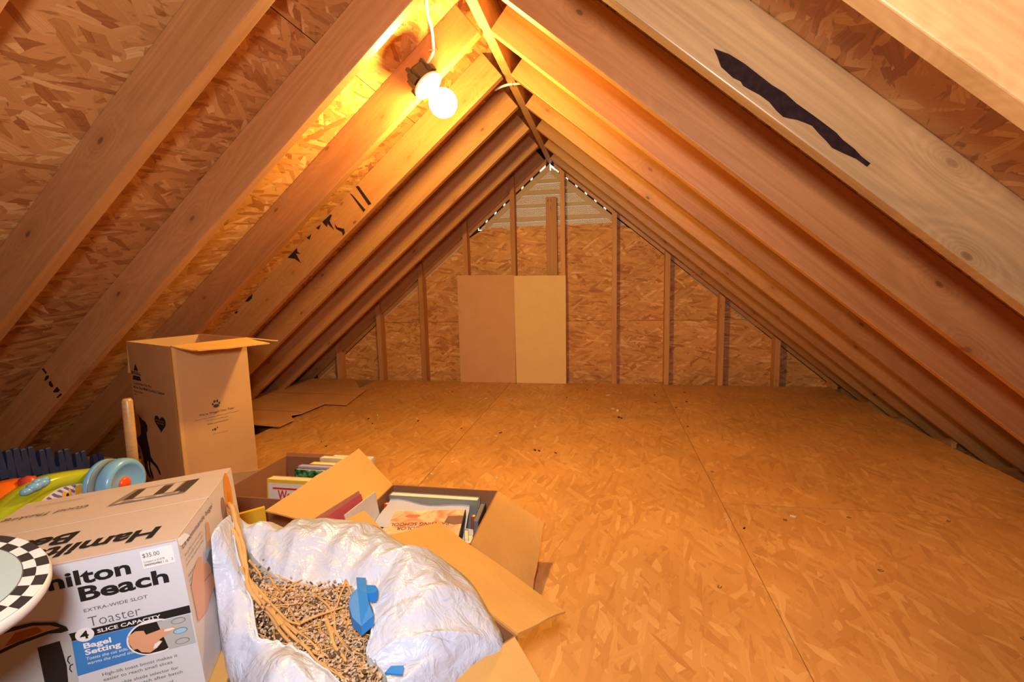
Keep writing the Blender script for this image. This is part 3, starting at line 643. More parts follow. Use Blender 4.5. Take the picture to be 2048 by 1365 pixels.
pl('dog_silhouette', [(.404, .300), (.385, .283), (.376, .289), (.366, .278), (.332, .274), (.318, .258), (.318, .235), (.336, .222), (.332, .19), (.320, .14), (.318, .115), (.295, .098), (.262, .085), (.237, .062), (.233, .045), (.247, .044), (.268, .068), (.300, .080), (.330, .088), (.336, .06), (.318, .03), (.315, .012), (.332, .010), (.350, .035), (.352, .085), (.362, .088), (.366, .05), (.342, .012), (.325, .002), (.332, -.002+.004), (.372, .012), (.398, .045), (.405, .10), (.418, .14), (.440, .152), (.452, .162), (.452, .178), (.425, .190), (.398, .205), (.392, .25)])

# ------------------------------------------------------------------ wooden stick standing left of the tall carton
st = MB(); st.tube([(-.962, 1.178, .0), (-.928, 1.163, .540), (-.9278, 1.163, .5465)], [.0148, .0138, .010], 16)
tag(st.out('wooden_stick', M['rafter_pale'], None, None, True), 'round pale wooden stick standing upright left of the tall carton', 'stick')

# ------------------------------------------------------------------ navy pegged rack
navy = plain('navy_plastic', (.016, .028, .085, 1), .38, var=.2)
rk = thing('pegged_rack', 'navy blue plastic rack with a row of split upright pegs', 'rack', (-1.15, 1.15, 0))
A, B = V((-1.15, .985, .452)), V((-1.15, 1.30, .318))
rd = (B-A)
def peg(p, h, mt_w=.016):
    mb = MB(); up = V((0, 0, 1)); al = V((0, 1, 0)); ac = V((1, 0, 0))
    for s in (-1, 1):
        c = p + al*(.0085*s)
        b0 = .0115; t0 = .0068
        ring = lambda z, r, q: [c+al*(r*x)+ac*(q*y)+up*z for x, y in ((-1, -1), (1, -1), (1, 1), (-1, 1))]
        vs = ring(-h, b0, .012)+ring(-.012, t0, .0075)+ring(-.003, t0*.95, .007)+ring(0, t0*.5, .004)
        fs = [(0, 3, 2, 1)]+[(i*4+k, i*4+(k+1) % 4, i*4+4+(k+1) % 4, i*4+4+k) for i in range(3) for k in range(4)]+[(12, 13, 14, 15)]
        mb.add(vs, fs)
    mb.box(p+V((-.011, .006, -h)), p+V((.011, .028, -h+.022)))
    return mb.out('peg', navy, None, rk)
for y, z in ((.972, .452), (1.0106, .4385), (1.045, .4306), (1.0877, .4127), (1.1345, .3931), (1.180, .3706), (1.230, .346), (1.279, .311)):
    peg(V((-1.15, y, z)), .085)
mb = MB()
vs = []
for y, z in ((.95, .372), (1.31, .222)):
    vs += [V((-1.175, y, z-.30*(0) - .02)), V((-1.125, y, z-.02)), V((-1.125, y, z)), V((-1.175, y, z))]
mb.add(vs, [(0, 3, 2, 1), (4, 5, 6, 7), (0, 1, 5, 4), (1, 2, 6, 5), (2, 3, 7, 6), (3, 0, 4, 7)])
mb.out('rail', navy, None, rk)
for y, z in ((.97, .345), (1.29, .215)):
    box('leg', (-1.17, y-.012, 0), (-1.13, y+.012, z), navy, None, rk)
# ------------------------------------------------------------------ baby walker toy
lime = plain('lime_plastic', (.42, .50, .018, 1), .22)
sky = plain('sky_blue_plastic', (.20, .48, .80, 1), .25)
grey = plain('grey_rubber_tread', (.25, .34, .40, 1), .4)
ora = plain('orange_plastic', (.85, .16, .01, 1), .3)
hubm = plain('hub_orange', (.95, .10, .015, 1), .3)
ty_ = thing('toy_walker', 'green toy walker with a blue wheel and an orange body, behind the toaster box', 'toy', (-.9, .95, 0))
top = catmull([(-.925, 1.06, .375), (-.925, 1.044, .383), (-.925, .978, .400), (-.925, .922, .408), (-.925, .867, .396), (-.925, .815, .368), (-.925, .76, .325), (-.925, .72, .27), (-.925, .70, .20)], 4)
mb = MB(); prof = []
n = len(top); nn_ = 8
vs = []; fs = []
for i, p in enumerate(top):
    t = (top[min(i+1, n-1)]-top[max(i-1, 0)]).normalized(); inn = V((0, t.z, -t.y)); 
    if inn.z > 0: inn = -inn
    wd = .034 if i < 6 else .030
    for x, d in ((-.028, .012), (-.020, .002), (0.0, 0), (.020, .002), (.028, .012), (.028, wd), (.018, wd+.008), (-.028, wd+.008)):
        vs.append(p + V((x, 0, 0)) + inn*d)
for i in range(n-1):
    for k in range(nn_): fs.append((i*nn_+k, i*nn_+(k+1) % nn_, (i+1)*nn_+(k+1) % nn_, (i+1)*nn_+k))
fs += [tuple(range(nn_)), tuple((n-1)*nn_+k for k in range(nn_-1, -1, -1))]
mb.add(vs, fs); mb.out('arched_frame', lime, None, ty_, True)
pn = [(1.03, .36), (1.0, .372), (.95, .383), (.90, .376), (.85, .352), (.80, .312), (.78, .26), (.80, .20), (1.03, .20)]
mesh('side_panel', [(-.900, y, z) for y, z in pn]+[(-.940, y, z) for y, z in pn], [tuple(range(9)), tuple(range(17, 8, -1))]+[(i, (i+1) % 9, 9+(i+1) % 9, 9+i) for i in range(9)], lime, None, ty_)
stt = NT('striped_sticker'); co = stt.n('ShaderNodeTexCoord').outputs['Object']
wv = stt.n('ShaderNodeTexWave', {'bands_direction': 'DIAGONAL'}, Vector=co, Scale=38.0, Distortion=1.5).outputs[1]
sy = stt.n('ShaderNodeSeparateXYZ', i0=co).outputs
stripes = stt.mix(stt.math('GREATER_THAN', wv, .5), (.80, .72, .78, 1), (.16, .15, .40, 1))
stt.set(Base_Color=stripes, Roughness=.35)
stk = [(1.000, .345), (.992, .362), (.975, .374), (.955, .3755), (.93, .373), (.905, .365), (.885, .354), (.875, .335), (.875, .30), (1.0, .30)]
STK = None
def sp(name, pts, m, x=-.8992): return mesh(name, [(x, y, z) for y, z in pts], [tuple(range(len(pts)))], m, None, STK or ty_, fixn=False)
STK = sp('sticker', stk, plain('sticker_white', (.78, .70, .68, 1), .35))
sp('sticker_print', [(.978, .366), (.955, .372), (.93, .369), (.905, .36), (.905, .34), (.95, .335), (.97, .345)], stt.m, -.8988)
gi = plain('print_yellow', (.80, .42, .05, 1), .4)
sp('sticker_animal', [(.964, .352), (.961, .366), (.956, .356), (.950, .357), (.944, .364), (.942, .350), (.938, .341), (.948, .330), (.965, .330)], gi, -.8984)
sp('sticker_animal', [(.992, .352), (.988, .362), (.975, .362), (.972, .352), (.972, .340), (.992, .340)], gi, -.8984)
sp('sticker_animal', ell(.954, .349, .0035, .0045, 10), M['ink'], -.8980)
sp('sticker_animal', ell(.897, .351, .003, .003, 8), hubm, -.8984)
wm = frame((-.905, 1.079, .327), (0, 1, 0), (0, 0, 1))
wm = Matrix.Translation((-.850, 1.041, .346)) @ Matrix.Rotation(.12, 4, 'Z') @ Matrix.Rotation(math.pi/2, 4, 'Y')
mb = MB(); mb.lathe([(.02, -.042), (.058, -.042), (.064, -.036), (.064, -.022)], 40, wm, 0); mb.lathe([(.064, -.022), (.0625, -.021), (.0625, -.004), (.064, -.003)], 40, wm, 1)
mb.lathe([(.064, -.003), (.066, .004), (.066, .022), (.062, .030), (.055, .033), (.050, .031), (.047, .029), (.026, .021), (.018, .021), (.0, .021)], 40, wm, 0)
whl = mb.out('wheel', [sky, grey], None, ty_, True)
mb = MB(); mb.lathe([(.017, .018), (.017, .025), (.012, .029), (0, .030)], 24, wm); mb.out('hub_cap', hubm, None, whl, True)
mb = MB()
ob = catmull([(0, .0), (.03, .0)], 2)
om = Matrix.Translation((-.985, .885, .30)) @ Matrix.Scale(1, 4)
mb.lathe([(0.0, -.09), (.05, -.085), (.062, -.05), (.060, .0), (.063, .04), (.055, .085), (.035, .103), (0, .107)], 28, om)
mb.out('orange_body', ora, None, ty_, True)
mb = MB(); mb.lathe([(0, -.03), (.018, -.02), (.021, 0), (.016, .016), (0, .022)], 18, Matrix.Translation((-.945, .905, .395))); mb.out('parrot_head', plain('print_red', (.55, .05, .03, 1), .35), None, ty_, True)
paw = MB()
for y, z, r in ((.866, .398, .012), (.882, .402, .015), (.898, .404, .014), (.905, .410, .010), (.890, .412, .009), (.908, .402, .008)):
    vs = []; fs = []
    bmx = bmesh.new(); bmesh.ops.create_icosphere(bmx, subdivisions=2, radius=r)
    paw.add([V((v.co.x*.9-.893, v.co.y*1.2+y, v.co.z*.75+z)) for v in bmx.verts], [tuple(v.index for v in f.verts) for f in bmx.faces]); bmx.free()
paw.out('blue_button', sky, None, ty_, True)
mb = MB(); mb.lathe([(0, -.02), (.028, -.02), (.030, 0), (.02, .02), (0, .026)], 18, Matrix.Translation((-1.02, .865, .40))); mb.out('yellow_knob', plain('yellow_plastic', (.70, .55, .02, 1), .3), None, ty_, True)
for y in (.80, 1.02): box('support', (-.94, y-.02, 0), (-.91, y+.02, .24), lime, None, ty_)

# ------------------------------------------------------------------ carton under the toaster box
uc = thing('low_carton', 'plain brown carton lying under the toaster box', 'box', (-.45, .65, 0))
def yawm(o, a): return Matrix.Translation(o) @ Matrix.Rotation(a, 4, 'Z')
# ------------------------------------------------------------------ toaster box
BQ = V((-.16690, .56350, .50440))
a_, b_, c_ = .46855, -.00289, -.07060
BR_ = Matrix.Rotation(a_, 3, 'Z') @ Matrix.Rotation(b_, 3, 'X') @ Matrix.Rotation(c_, 3, 'Y')
bx, by, bz = BR_.col[0].copy(), BR_.col[1].copy(), BR_.col[2].copy()
BW, BD, BH = .335, .2908, .240
bm4 = Matrix.Translation(BQ) @ BR_.to_4x4()
ucm = bm4 @ Matrix.Translation((-BW-.02, -.012, -BH-.0015))
c4 = [ucm @ V(p) for p in ((0, 0, 0), (BW+.048, 0, 0), (BW+.030, BD+.01, 0), (0, BD+.01, 0))]
mesh('body', [V((p.x, p.y, 0)) for p in c4]+c4, BF, M['kraft'], None, uc, bevel=.002)
tbx = thing('toaster_box', 'printed white toaster carton with a price sticker, left foreground', 'box', tuple(bm4 @ V((-BW/2, BD/2, -BH))))
mw = plain('toaster_front_white', rgb(206, 212, 226), .42, var=.03)
mtp = plain('toaster_top_taupe', rgb(202, 184, 172), .5, var=.03)
mrt = plain('toaster_side_beige', rgb(212, 200, 194), .45, var=.03)
tbody = mesh('body', bv(-BW, 0, -BH, 0, BD, -.003), BF, [mw, mtp, mrt], bm4, tbx, midx=[0, 1, 0, 2, 0, 0])
box('flap_gap_shade', (-BW, BD/2-.0016, -.0028), (0, BD/2+.0016, -.0022), M['ink'], bm4, tbx)  # black strip paints the shade inside the flap seam
tfl = box('top_flap', (-BW, .0, -.003), (0, BD/2-.0012, 0), mtp, bm4, tbx, bevel=.0008)
tfl2 = box('top_flap', (-BW, BD/2+.0014, -.0035), (-.0, BD, -.0006), mtp, bm4, tbx, bevel=.0008)
mesh('torn_corner', [(-.001, -.001, -.001), (.004, .02, -.002), (.006, .03, -.012), (.001, .01, -.016), (-.001, -.001, -.01)], [(0, 1, 2, 3, 4)], plain('torn_white', (.8, .78, .74, 1), .8), bm4, tbx, fixn=False)
bf = lambda u, v: bm4 @ V((u, 0, v))
bt = lambda u, y: bm4 @ V((u, y, .0004))
brr = lambda y, v: bm4 @ V((0, y, v))
def fr_(name, pts, m, lift=.0006): return patch(name, pts, bf(0, 0), bx, bz, m, tbody, lift)
def ft(s, u, v, w_, h, m=KI, **k): return text(s, w_, h, bf(u, v), bx, bz, m, tbody, **k)
blue = plain('print_blue', rgb(58, 128, 205), .42); wht = plain('print_white', (.80, .82, .86, 1), .45)
fr_('blue_panel', [(-.150, -.1165), (-.002, -.1165), (-.002, -.164), (-.062, -.168), (-.150, -.170)], blue) if False else fr_('blue_panel', [(-.150, -.117), (-.040, -.117), (-.040, -.164), (-.150, -.170)], blue)
fr_('black_band', [(-.165, -.1045), (-.0005, -.1045), (-.0005, -.1165), (-.165, -.1165)], KI)
ft('Hamilton', -.062, -.0362, .158, .0205, bold=.03, align='R')
ft('Beach', -.127, -.0612, .108, .0205, bold=.03)
ft('EXTRA-WIDE SLOT', -.126, -.0785, .077, .0048, M['grey_ink'], bold=.004)
ft('Toaster', -.124, -.1015, .063, .0150, M['grey_ink'], bold=-.012)
ft('SLICE CAPACITY', -.116, -.1128, .078, .0052, wht, bold=.02, lift=.0011)
fr_('number_disc', ell(-.131, -.111, .0112, .0102, 28), wht, .0012)
ft('4', -.1365, -.1165, .0105, .0115, lift=.0018, bold=.02)
ft('Bagel', -.1355, -.1315, .033, .0078, wht, bold=.03, lift=.0011)
ft('Setting', -.1355, -.1415, .043, .0078, wht, bold=.03, lift=.0011)
ft('Toasts the cut side,', -.1355, -.1495, .050, .0046, wht, shear=.2, lift=.0011)
ft('warms the round side', -.1355, -.1565, .058, .0046, wht, shear=.2, lift=.0011)
for i, (s, u, w_) in enumerate((('High-lift toast boost makes it', -.122, .094), ('easier to reach small slices', -.122, .086), ('Adjustable shade selector for', -.122, .092), ('even toast batch after batch', -.122, .096), ('Reheat, defrost and cancel', -.122, .082))):
    ft(s, u, -.1795-.0082*i-(.003 if i > 1 else 0)-(.003 if i > 3 else 0), w_, .0048, M['grey_ink'])
skin = plain('print_skin', rgb(216, 160, 128), .5); slv = plain('print_silver', rgb(176, 182, 186), .4); slv2 = plain('print_silver_dark', rgb(120, 126, 130), .4)
fr_('photo_disc', ell(-.052, -.1395, .0335, .0275, 40), wht, .0010)
cl = [(max(min(x, -.0015), -1), min(max(y, -.1635), -.117)) for x, y in ell(-.052, -.1395, .031, .0255, 40)]
fr_('photo_print', cl, KI, .0013)
fr_('photo_panel', [(-.044, -.1175), (-.0015, -.1175), (-.0015, -.164), (-.036, -.164)], slv, .0015)
fr_('photo_finger', [(-.083, -.138), (-.060, -.133), (-.040, -.130), (-.024, -.131), (-.0225, -.135), (-.036, -.141), (-.050, -.1475), (-.062, -.152), (-.079, -.151)], skin, .0017)
fr_('photo_finger', [(-.082, -.129), (-.072, -.124), (-.062, -.126), (-.060, -.134), (-.082, -.139)], skin, .0016)
fr_('photo_finger', [(-.074, -.151), (-.056, -.148), (-.046, -.146), (-.042, -.149), (-.050, -.157), (-.060, -.162), (-.070, -.158)], skin, .0016)
fr_('photo_nail', [(-.036, -.1315), (-.026, -.132), (-.0235, -.1345), (-.032, -.1355), (-.038, -.1345)], wht, .0019)
fr_('photo_nail', [(-.052, -.150), (-.045, -.1475), (-.0435, -.150), (-.051, -.157), (-.055, -.157)], wht, .0019)
for v, mm in ((-.1235, slv), (-.1395, plain('print_pale_blue', rgb(150, 200, 235), .4)), (-.156, slv)):
    fr_('photo_button', ell(-.0175, v, .0095, .0048, 24), slv2, .0018); fr_('photo_button', ell(-.0175, v, .0082, .0038, 24), mm, .0021)
# printed toaster at the lower left of the front
fr_('toaster_print', [(-.330, -.105), (-.240, -.082), (-.172, -.086), (-.150, -.097), (-.147, -.112), (-.1505, -.18), (-.154, -.2385), (-.330, -.2385)], slv, .0010)
fr_('toaster_print', [(-.330, -.102), (-.250, -.076), (-.185, -.0755), (-.160, -.083), (-.149, -.0925), (-.1475, -.099), (-.156, -.100), (-.170, -.097), (-.205, -.103), (-.240, -.113), (-.330, -.130)], KI, .0014)
fr_('toaster_print', [(-.320, -.105), (-.245, -.083), (-.185, -.080), (-.166, -.085), (-.156, -.092), (-.172, -.093), (-.205, -.098), (-.240, -.108), (-.320, -.124)], plain('print_taupe', rgb(186, 158, 142), .5), .0017)
fr_('toaster_print', [(-.205, -.084), (-.180, -.083), (-.176, -.091), (-.196, -.096), (-.220, -.100)], plain('print_toast', rgb(150, 90, 45), .5), .0019)
fr_('toaster_print', [(-.186, -.113), (-.160, -.111), (-.159, -.15), (-.1625, -.18), (-.167, -.2385), (-.195, -.2385), (-.188, -.18)], KI, .0014)
for v in (-.143, -.156): fr_('toaster_print', [(-.1555, v-.006), (-.1575, v), (-.1555, v+.006), (-.1515, v+.007), (-.1515, v+.0055), (-.1545, v+.0045), (-.156, v), (-.1545, v-.0045)], KI, .0015)
fr_('price_sticker', [(-.047, -.0075), (-.007, -.0070), (-.0065, -.034), (-.0465, -.0345)], wht, .0009)
ft('$35.00', -.0445, -.0175, .021, .0062, M['grey_ink'], lift=.0014)
ft('Compare to $ 59.99', -.0445, -.0255, .026, .0030, M['grey_ink'], lift=.0014)
ft('0040094249862 1 12', -.0445, -.0305, .029, .0032, M['grey_ink'], lift=.0014, bold=.02)
ft('2', -.0105, -.0290, .0022, .0034, M['grey_ink'], lift=.0014)
# top print, upside down as seen from here
def tt(s, u, y, w_, h, m=KI, **k): return text(s, w_, h, bt(u, y), -bx, -by, m, tfl if y < BD/2 else tfl2, **k)
tt('Hamilton', -.038, .0550, .195, .0345, bold=.03)
tt('Beach', -.163, .0990, .133, .0345, bold=.03)
tt('Good Thinking', -.205, .2170, .125, .0125, M['brown_ink'], shear=.3)
tt('hamiltonbeach.com', -.235, .262, .07, .006, M['lightgrey_ink'])
tq = lambda pts, m, lift=.0010: patch('toaster_top_print', pts, bt(0, 0), bx, by, m, tfl2, lift)
gr1, gr2 = plain('print_grey_mid', rgb(142, 124, 108), .5), plain('print_grey_dark', rgb(74, 60, 50), .5)
tq([(-.168, .192), (-.050, .190), (-.044, .252), (-.150, .254)], gr1, .0006)
tq([(-.160, .1935), (-.062, .192), (-.060, .2), (-.155, .202)], mtp, .0009)
tq([(-.150, .206), (-.136, .205), (-.130, .246), (-.143, .248)], gr2); tq([(-.134, .205), (-.104, .204), (-.100, .249), (-.130, .249)], mtp)
tq([(-.104, .205), (-.088, .204), (-.084, .243), (-.100, .244)], gr2); tq([(-.086, .204), (-.072, .203), (-.069, .249), (-.083, .249)], mtp)
tq([(-.072, .198), (-.050, .192), (-.044, .252), (-.064, .250)], gr2, .0008)
for u in (-.150, -.115, -.085): tq([(u, .1945), (u+.022, .194), (u+.016, .198), (u+.004, .199)], gr1, .0013)
# right-hand side print
rp = lambda name, pts, m, lift=.0006: patch(name, pts, brr(0, 0), by, bz, m, tbody, lift)
def rt(s, y, v, w_, h, m=M['grey_ink'], **k): return text(s, w_, h, brr(y, v), by, bz, m, tbody, **k)
rt('La commande bagel', .012, -.0225, .142, .0085)
for i, s in enumerate(('fait griller le cote coupe', 'et rechauffe le cote rond', 'pour des bagels parfaits')): rt(s, .014, -.036-.0075*i, .075, .0042, M['lightgrey_ink'])
for i, s in enumerate(('Levier de remontee', 'pour retirer sans', 'se bruler')): rt(s, .012, -.068-.0075*i, .042, .0042, M['grey_ink'])
bag_m = plain('print_bagel', rgb(226, 140, 50), .5)
rp('bagel_print', ell(.247, -.040, .022, .044, 26), bag_m); rp('bagel_print', ell(.208, -.056, .013, .028, 20), plain('print_bagel_dark', rgb(150, 110, 95), .5), .0009); rp('bagel_print', ell(.246, -.050, .010, .018, 18), plain('print_bagel_light', rgb(214, 122, 30), .5), .0010)
rp('bagel_print', ell(.222, -.092, .016, .022, 18), bag_m)
rp('handle_print', [(.088, -.080), (.125, -.072), (.150, -.10), (.150, -.238), (.100, -.238)], slv2); rp('handle_print', [(.086, -.074), (.105, -.066), (.128, -.070), (.128, -.080), (.105, -.078), (.088, -.084)], slv, .0009)
rp('toast_print', [(.096, -.070), (.112, -.030), (.124, -.036), (.120, -.072)], plain('print_toast_light', rgb(214, 158, 118), .5), .0010)
rp('hand_print', [(.014, -.085), (.030, -.070), (.058, -.062), (.070, -.068), (.066, -.080), (.090, -.088), (.098, -.102), (.096, -.112), (.102, -.122), (.098, -.138), (.078, -.140), (.050, -.150), (.014, -.142)], skin, .0010)
rp('hand_print', [(.060, -.104), (.094, -.110), (.094, -.112), (.062, -.107)], plain('print_skin_dark', rgb(186, 126, 100), .5), .0013)

# ------------------------------------------------------------------ round stand with a checkered rim, near left
DC = V((-.2010, .3280, .5785)); DN = V((.2833, -.0366, .9583)).normalized()
dmt = frame(DC, V((1, 0, 0)).cross(DN).cross(DN)*-1, DN.cross(V((1, 0, 0))))
zc = V((dmt[0][2], dmt[1][2], dmt[2][2]))
if zc.dot(DN) < 0: dmt = frame(DC, V((1, 0, 0)).cross(DN).cross(DN), DN.cross(V((1, 0, 0))))
dmt = frame(DC, DN.cross(V((0, 1, 0))).cross(DN) if False else V((0, 1, 0)).cross(DN), DN.cross(V((0, 1, 0)).cross(DN)))
sd = thing('round_stand', 'round white stand with a black and white checkered rim, at the left edge', 'stand', (DC.x, DC.y, 0))
R0 = .0850
cream = plain('enamel_white', (.62, .59, .56, 1), .35)
mb = MB(); mb.lathe([(.0, -.020), (R0-.012, -.020), (R0-.002, -.017), (R0+.0015, -.010), (R0+.001, -.003), (R0-.002, -.0005), (R0*.74, -.0005), (0, -.0005)], 64, dmt)
mb.out('disc', cream, None, sd, True)
mb = MB(); N_ = 32
r3 = (R0*.742, R0*.865, R0*.985)
for ring in (0, 1):
    for k in range(N_):
        for q in range(3):
            a0, a1 = 2*math.pi*(k+q/3)/N_, 2*math.pi*(k+(q+1)/3)/N_
            ra, rb = r3[ring], r3[ring+1]
            mb.add([dmt @ V((r*math.cos(a), r*math.sin(a), .0004)) for r, a in ((ra, a0), (rb, a0), (rb, a1), (ra, a1))], [(0, 1, 2, 3)], (k+ring) % 2)
mb.out('checkered_rim', [plain('check_black', (.028, .026, .028, 1), .35), plain('check_white', (.62, .60, .58, 1), .35)], None, sd, fixn=False)
mb = MB(); mb.lathe([(0, .0003), (R0*.738, .0003), (R0*.738, .0008), (R0*.735, .0009)], 64, dmt); mb.out('centre', plain('pale_green_glass', (.36, .44, .43, 1), .15), None, sd)
mb = MB(); mb.lathe([(R0*.735, .0006), (R0*.742, .0012), (R0*.749, .0006)], 64, dmt); mb.out('dark_ring', M['grey_ink'], None, sd)
pb = DC - DN*.018 + V((-.01, 0, 0))
mb = MB(); mb.tube([(pb.x-.02, pb.y, .012), (pb.x-.02, pb.y, .40), (pb.x-.012, pb.y, .50), pb], [.014, .012, .012, .022], 14); mb.lathe([(.055, 0), (.055, .006), (.016, .014), (.0, .014)], 24, Matrix.Translation((pb.x-.02, pb.y, 0)))
mb.out('post', cream, None, sd, True)

# ------------------------------------------------------------------ open carton of books (in front of the floor)
b1 = thing('book_carton', 'brown open carton of books with its flaps folded out, middle of the floor', 'box', (-.07, 1.29, 0))
X0, X1, Y0, Y1, H1 = -.252, .105, 1.13, 1.449, .2
walls('body', X1-X0, Y1-Y0, H1, M['kraft_in'], Matrix.Translation((X0, Y0, 0)), b1)
sheet('flap', [(X1, Y1, H1), (X1, Y0, H1), (.248, 1.165, .030), (.252, 1.435, .109)], M['kraft'], b1, seed=3, ragged=.004, warp=.002)
sheet('flap', [(X0, Y0+.01, H1), (X0, Y1, H1), (-.364, 1.450, .320), (-.468, 1.116, .26)], M['kraft'], b1, seed=11, ragged=.010, warp=.003)
sheet('flap', [(X0, Y1, H1), (X1, Y1, H1), (X1, Y1+.004, .045), (X0, Y1+.004, .045)], M['kraft'], b1, seed=4, warp=.0)
inb = lambda nm: None
def book(name, c, w_, h_, th, cover, pages, label, group=None, ex=(1, 0, 0), ey=(0, 0, 1), cat='book', spine=None):
    """book block: w_ along ex, h_ along ey, thickness along ex x ey; cover boards, spine and page block as parts"""
    mt = frame(c, V(ex), V(ey))
    t = thing(name, label, cat, tuple(c), group)
    mb = MB(); e = .0018
    mb.box((0, 0, 0), (w_, h_, e)); mb.box((0, 0, th-e), (w_, h_, th)); mb.box((0, 0, 0), (e, h_, th))
    mb.out('cover', cover, mt, t)
    box('pages', (e, .002, e), (w_-.003, h_-.002, th-e), pages, mt, t)
    if spine: box('spine', (-.001, 0, 0), (.0005, h_, th), spine, mt, t)
    return t, mt
pg = plain('page_block', (.78, .70, .56, 1), .85, var=.06, scale=200); pg_w = plain('page_white', (.80, .77, .74, 1), .85)
bk = lambda n, c, r=.4: plain(n, c, r, var=.08, scale=30)
gcv = bk('cover_grey_green', (.23, .25, .22, 1))
# big hardback along the back wall, spine down, page edges up
hb, mt = book('hardback_book', (-.235, 1.405, .006), .290, .188, .028, gcv, pg_w, 'large white-paged hardback with grey boards along the back of the open book carton', ey=(0, .03, 1))
hb2, mt = book('hardback_book', (.080, 1.385, .006), .115, .182, .016, bk('cover_slate', (.07, .075, .08, 1)), plain('grey_pages', (.16, .16, .17, 1), .8), 'dark slate book upright at the right end of the open book carton', ex=(.06, -1, 0), ey=(0, 0, 1))
rb, mt = book('thin_red_book', (.092, 1.39, .006), .17, .168, .006, bk('cover_red', (.45, .03, .025, 1)), pg, 'thin red book standing at the right wall of the open book carton', ex=(.06, -1, 0), ey=(.02, 0, 1))
# loose sheets
pap = plain('loose_paper', (.50, .51, .62, 1), .8)
def paper(pts, m, label, z=0, seed=0, wv=.008):
    s = sheet('paper_sheet', pts, m, None, .0006, 10, wv, 0, seed)
    tag(s, label, 'paper', 'loose papers in the open book carton'); return s
paper([(-.236, 1.270, .150), (.048, 1.262, .148), (.028, 1.395, .180), (-.228, 1.399, .188)], pap, 'pale lavender sheet of paper curling up at the back of the open book carton', seed=1, wv=.014)
paper([(-.205, 1.165, .148), (.062, 1.18, .146), (.074, 1.29, .150), (-.20, 1.30, .150)], pap, 'pale lavender sheet of paper under the painting school book', seed=4, wv=.003)
red2, mt = book('red_topped_book', (-.247, 1.372, .02), .05, .15, .02, bk('cover_orange_red', (.60, .10, .03, 1)), pg, 'orange-red book end beside the grey hardback, left back of the open book carton', ey=(0, .1, 1))
red3, mt = book('red_topped_book', (.048, 1.335, .02), .03, .148, .02, bk('cover_orange_red2', (.55, .07, .03, 1)), pg, 'orange-red book end showing right of the lavender papers', ey=(0, .1, 1))
# painting school book, cover up, spine on the right
wc = [V((-.172, 1.300, .186)), V((.031, 1.333, .188)), V((.034, 1.205, .184)), V((-.145, 1.140, .184))]
wt = thing('painting_school_book', 'paperback with a flower painting cover and black spine in the open book carton', 'book', (-.06, 1.24, .16))
exw = (wc[0]-wc[1]).normalized(); eyw = (wc[2]-wc[1]); eyw = (eyw-exw*eyw.dot(exw)).normalized()
wmt = frame(wc[1], exw, eyw)          # x towards the left end, y towards the viewer, z = x cross y
zdir = V((wmt[0][2], wmt[1][2], wmt[2][2])); up_ = 1 if zdir.z > 0 else -1
cvt = NT('painted_cover'); co = cvt.n('ShaderNodeTexCoord').outputs['Object']
n1 = cvt.n('ShaderNodeTexNoise', i0=co, Scale=13.0, Detail=2.0, Distortion=1.2).outputs[0]
cvt.set(Base_Color=cvt.ramp(n1, [(.32, (.55, .18, .09)), (.43, (.80, .42, .25)), (.52, (.85, .62, .42)), (.60, (.80, .50, .20)), (.68, (.86, .72, .55))]), Roughness=.3)
LBk, WBk = .21, .165
z0, z1 = (-.036, 0) if up_ > 0 else (0, .036)
box('cover', (0.002, 0, z1-.0008 if up_ > 0 else z0), (LBk, WBk, z1 if up_ > 0 else z0+.0008), cvt.m, wmt, wt)
box('pages', (.003, .001, z0+.001), (LBk-.002, WBk-.001, z1-.001), pg, wmt, wt)
box('spine', (-.0008, 0, z0), (.002, WBk, z1), M['ink'], wmt, wt, bevel=.0006)
ttp = lambda s, u, v, w_, h, m, **k: text(s, w_, h, wmt @ V((u, v, (.0004 if up_ > 0 else -.0004))), exw, eyw, m, wt, **k)
# words are upside down for the camera: they read from the right end towards the left, tops towards the viewer
tk = plain('title_brown', (.12, .03, .02, 1), .5)
text('PAINTING SCHOOL', .165, .0165, wmt @ V((.038, .070, 0)) + V((0, 0, .0006)), exw, eyw, tk, wt) if up_ < 0 else text('PAINTING SCHOOL', .165, .0165, wmt @ V((.038, .070, 0)) + V((0, 0, .0004)), exw, eyw, tk, wt)
text('WATERCOLOR', .13, .0165, wmt @ V((.050, .092, 0)) + V((0, 0, .0004)), exw, eyw, tk, wt)
patch('cover_print', [(.0, .0), (.045, .0), (.050, .035), (.020, .05), (.0, .045)], wmt @ V((.002, .035, 0)), exw, eyw, plain('cover_mauve', (.22, .11, .09, 1), .4), wt, .0004)
patch('cover_print', ell(.15, .032, .022, .009, 16), wmt @ V((0, 0, 0)), exw, eyw, plain('cover_rose', (.62, .16, .12, 1), .4), wt, .0004)
sx = V((0, 0, 1)); 
text("READER'S", .055, .008, wmt @ V((0, .125, z0 if up_ > 0 else z1)) + V((0, 0, .012)), -eyw, V((0, 0, 1)), M['lightgrey_ink'], wt, lift=.0016)
text("DIGEST", .040, .006, wmt @ V((0, .118, z0 if up_ > 0 else z1)) + V((0, 0, .003)), -eyw, V((0, 0, 1)), M['lightgrey_ink'], wt, lift=.0016)
gb, mt = book('green_book', (.052, 1.262, .02), .05, .145, .012, bk('cover_sage', (.22, .30, .22, 1)), pg, 'small sage green book between the black spine and the carton wall', ex=(.3, -1, 0), ey=(.05, 0, 1))
cb, mt = book('cream_book', (.070, 1.245, .02), .07, .14, .020, bk('cover_cream', (.62, .50, .30, 1)), pg, 'cream book low in the right front corner of the open book carton', ex=(.2, -1, 0), ey=(.05, 0, 1))
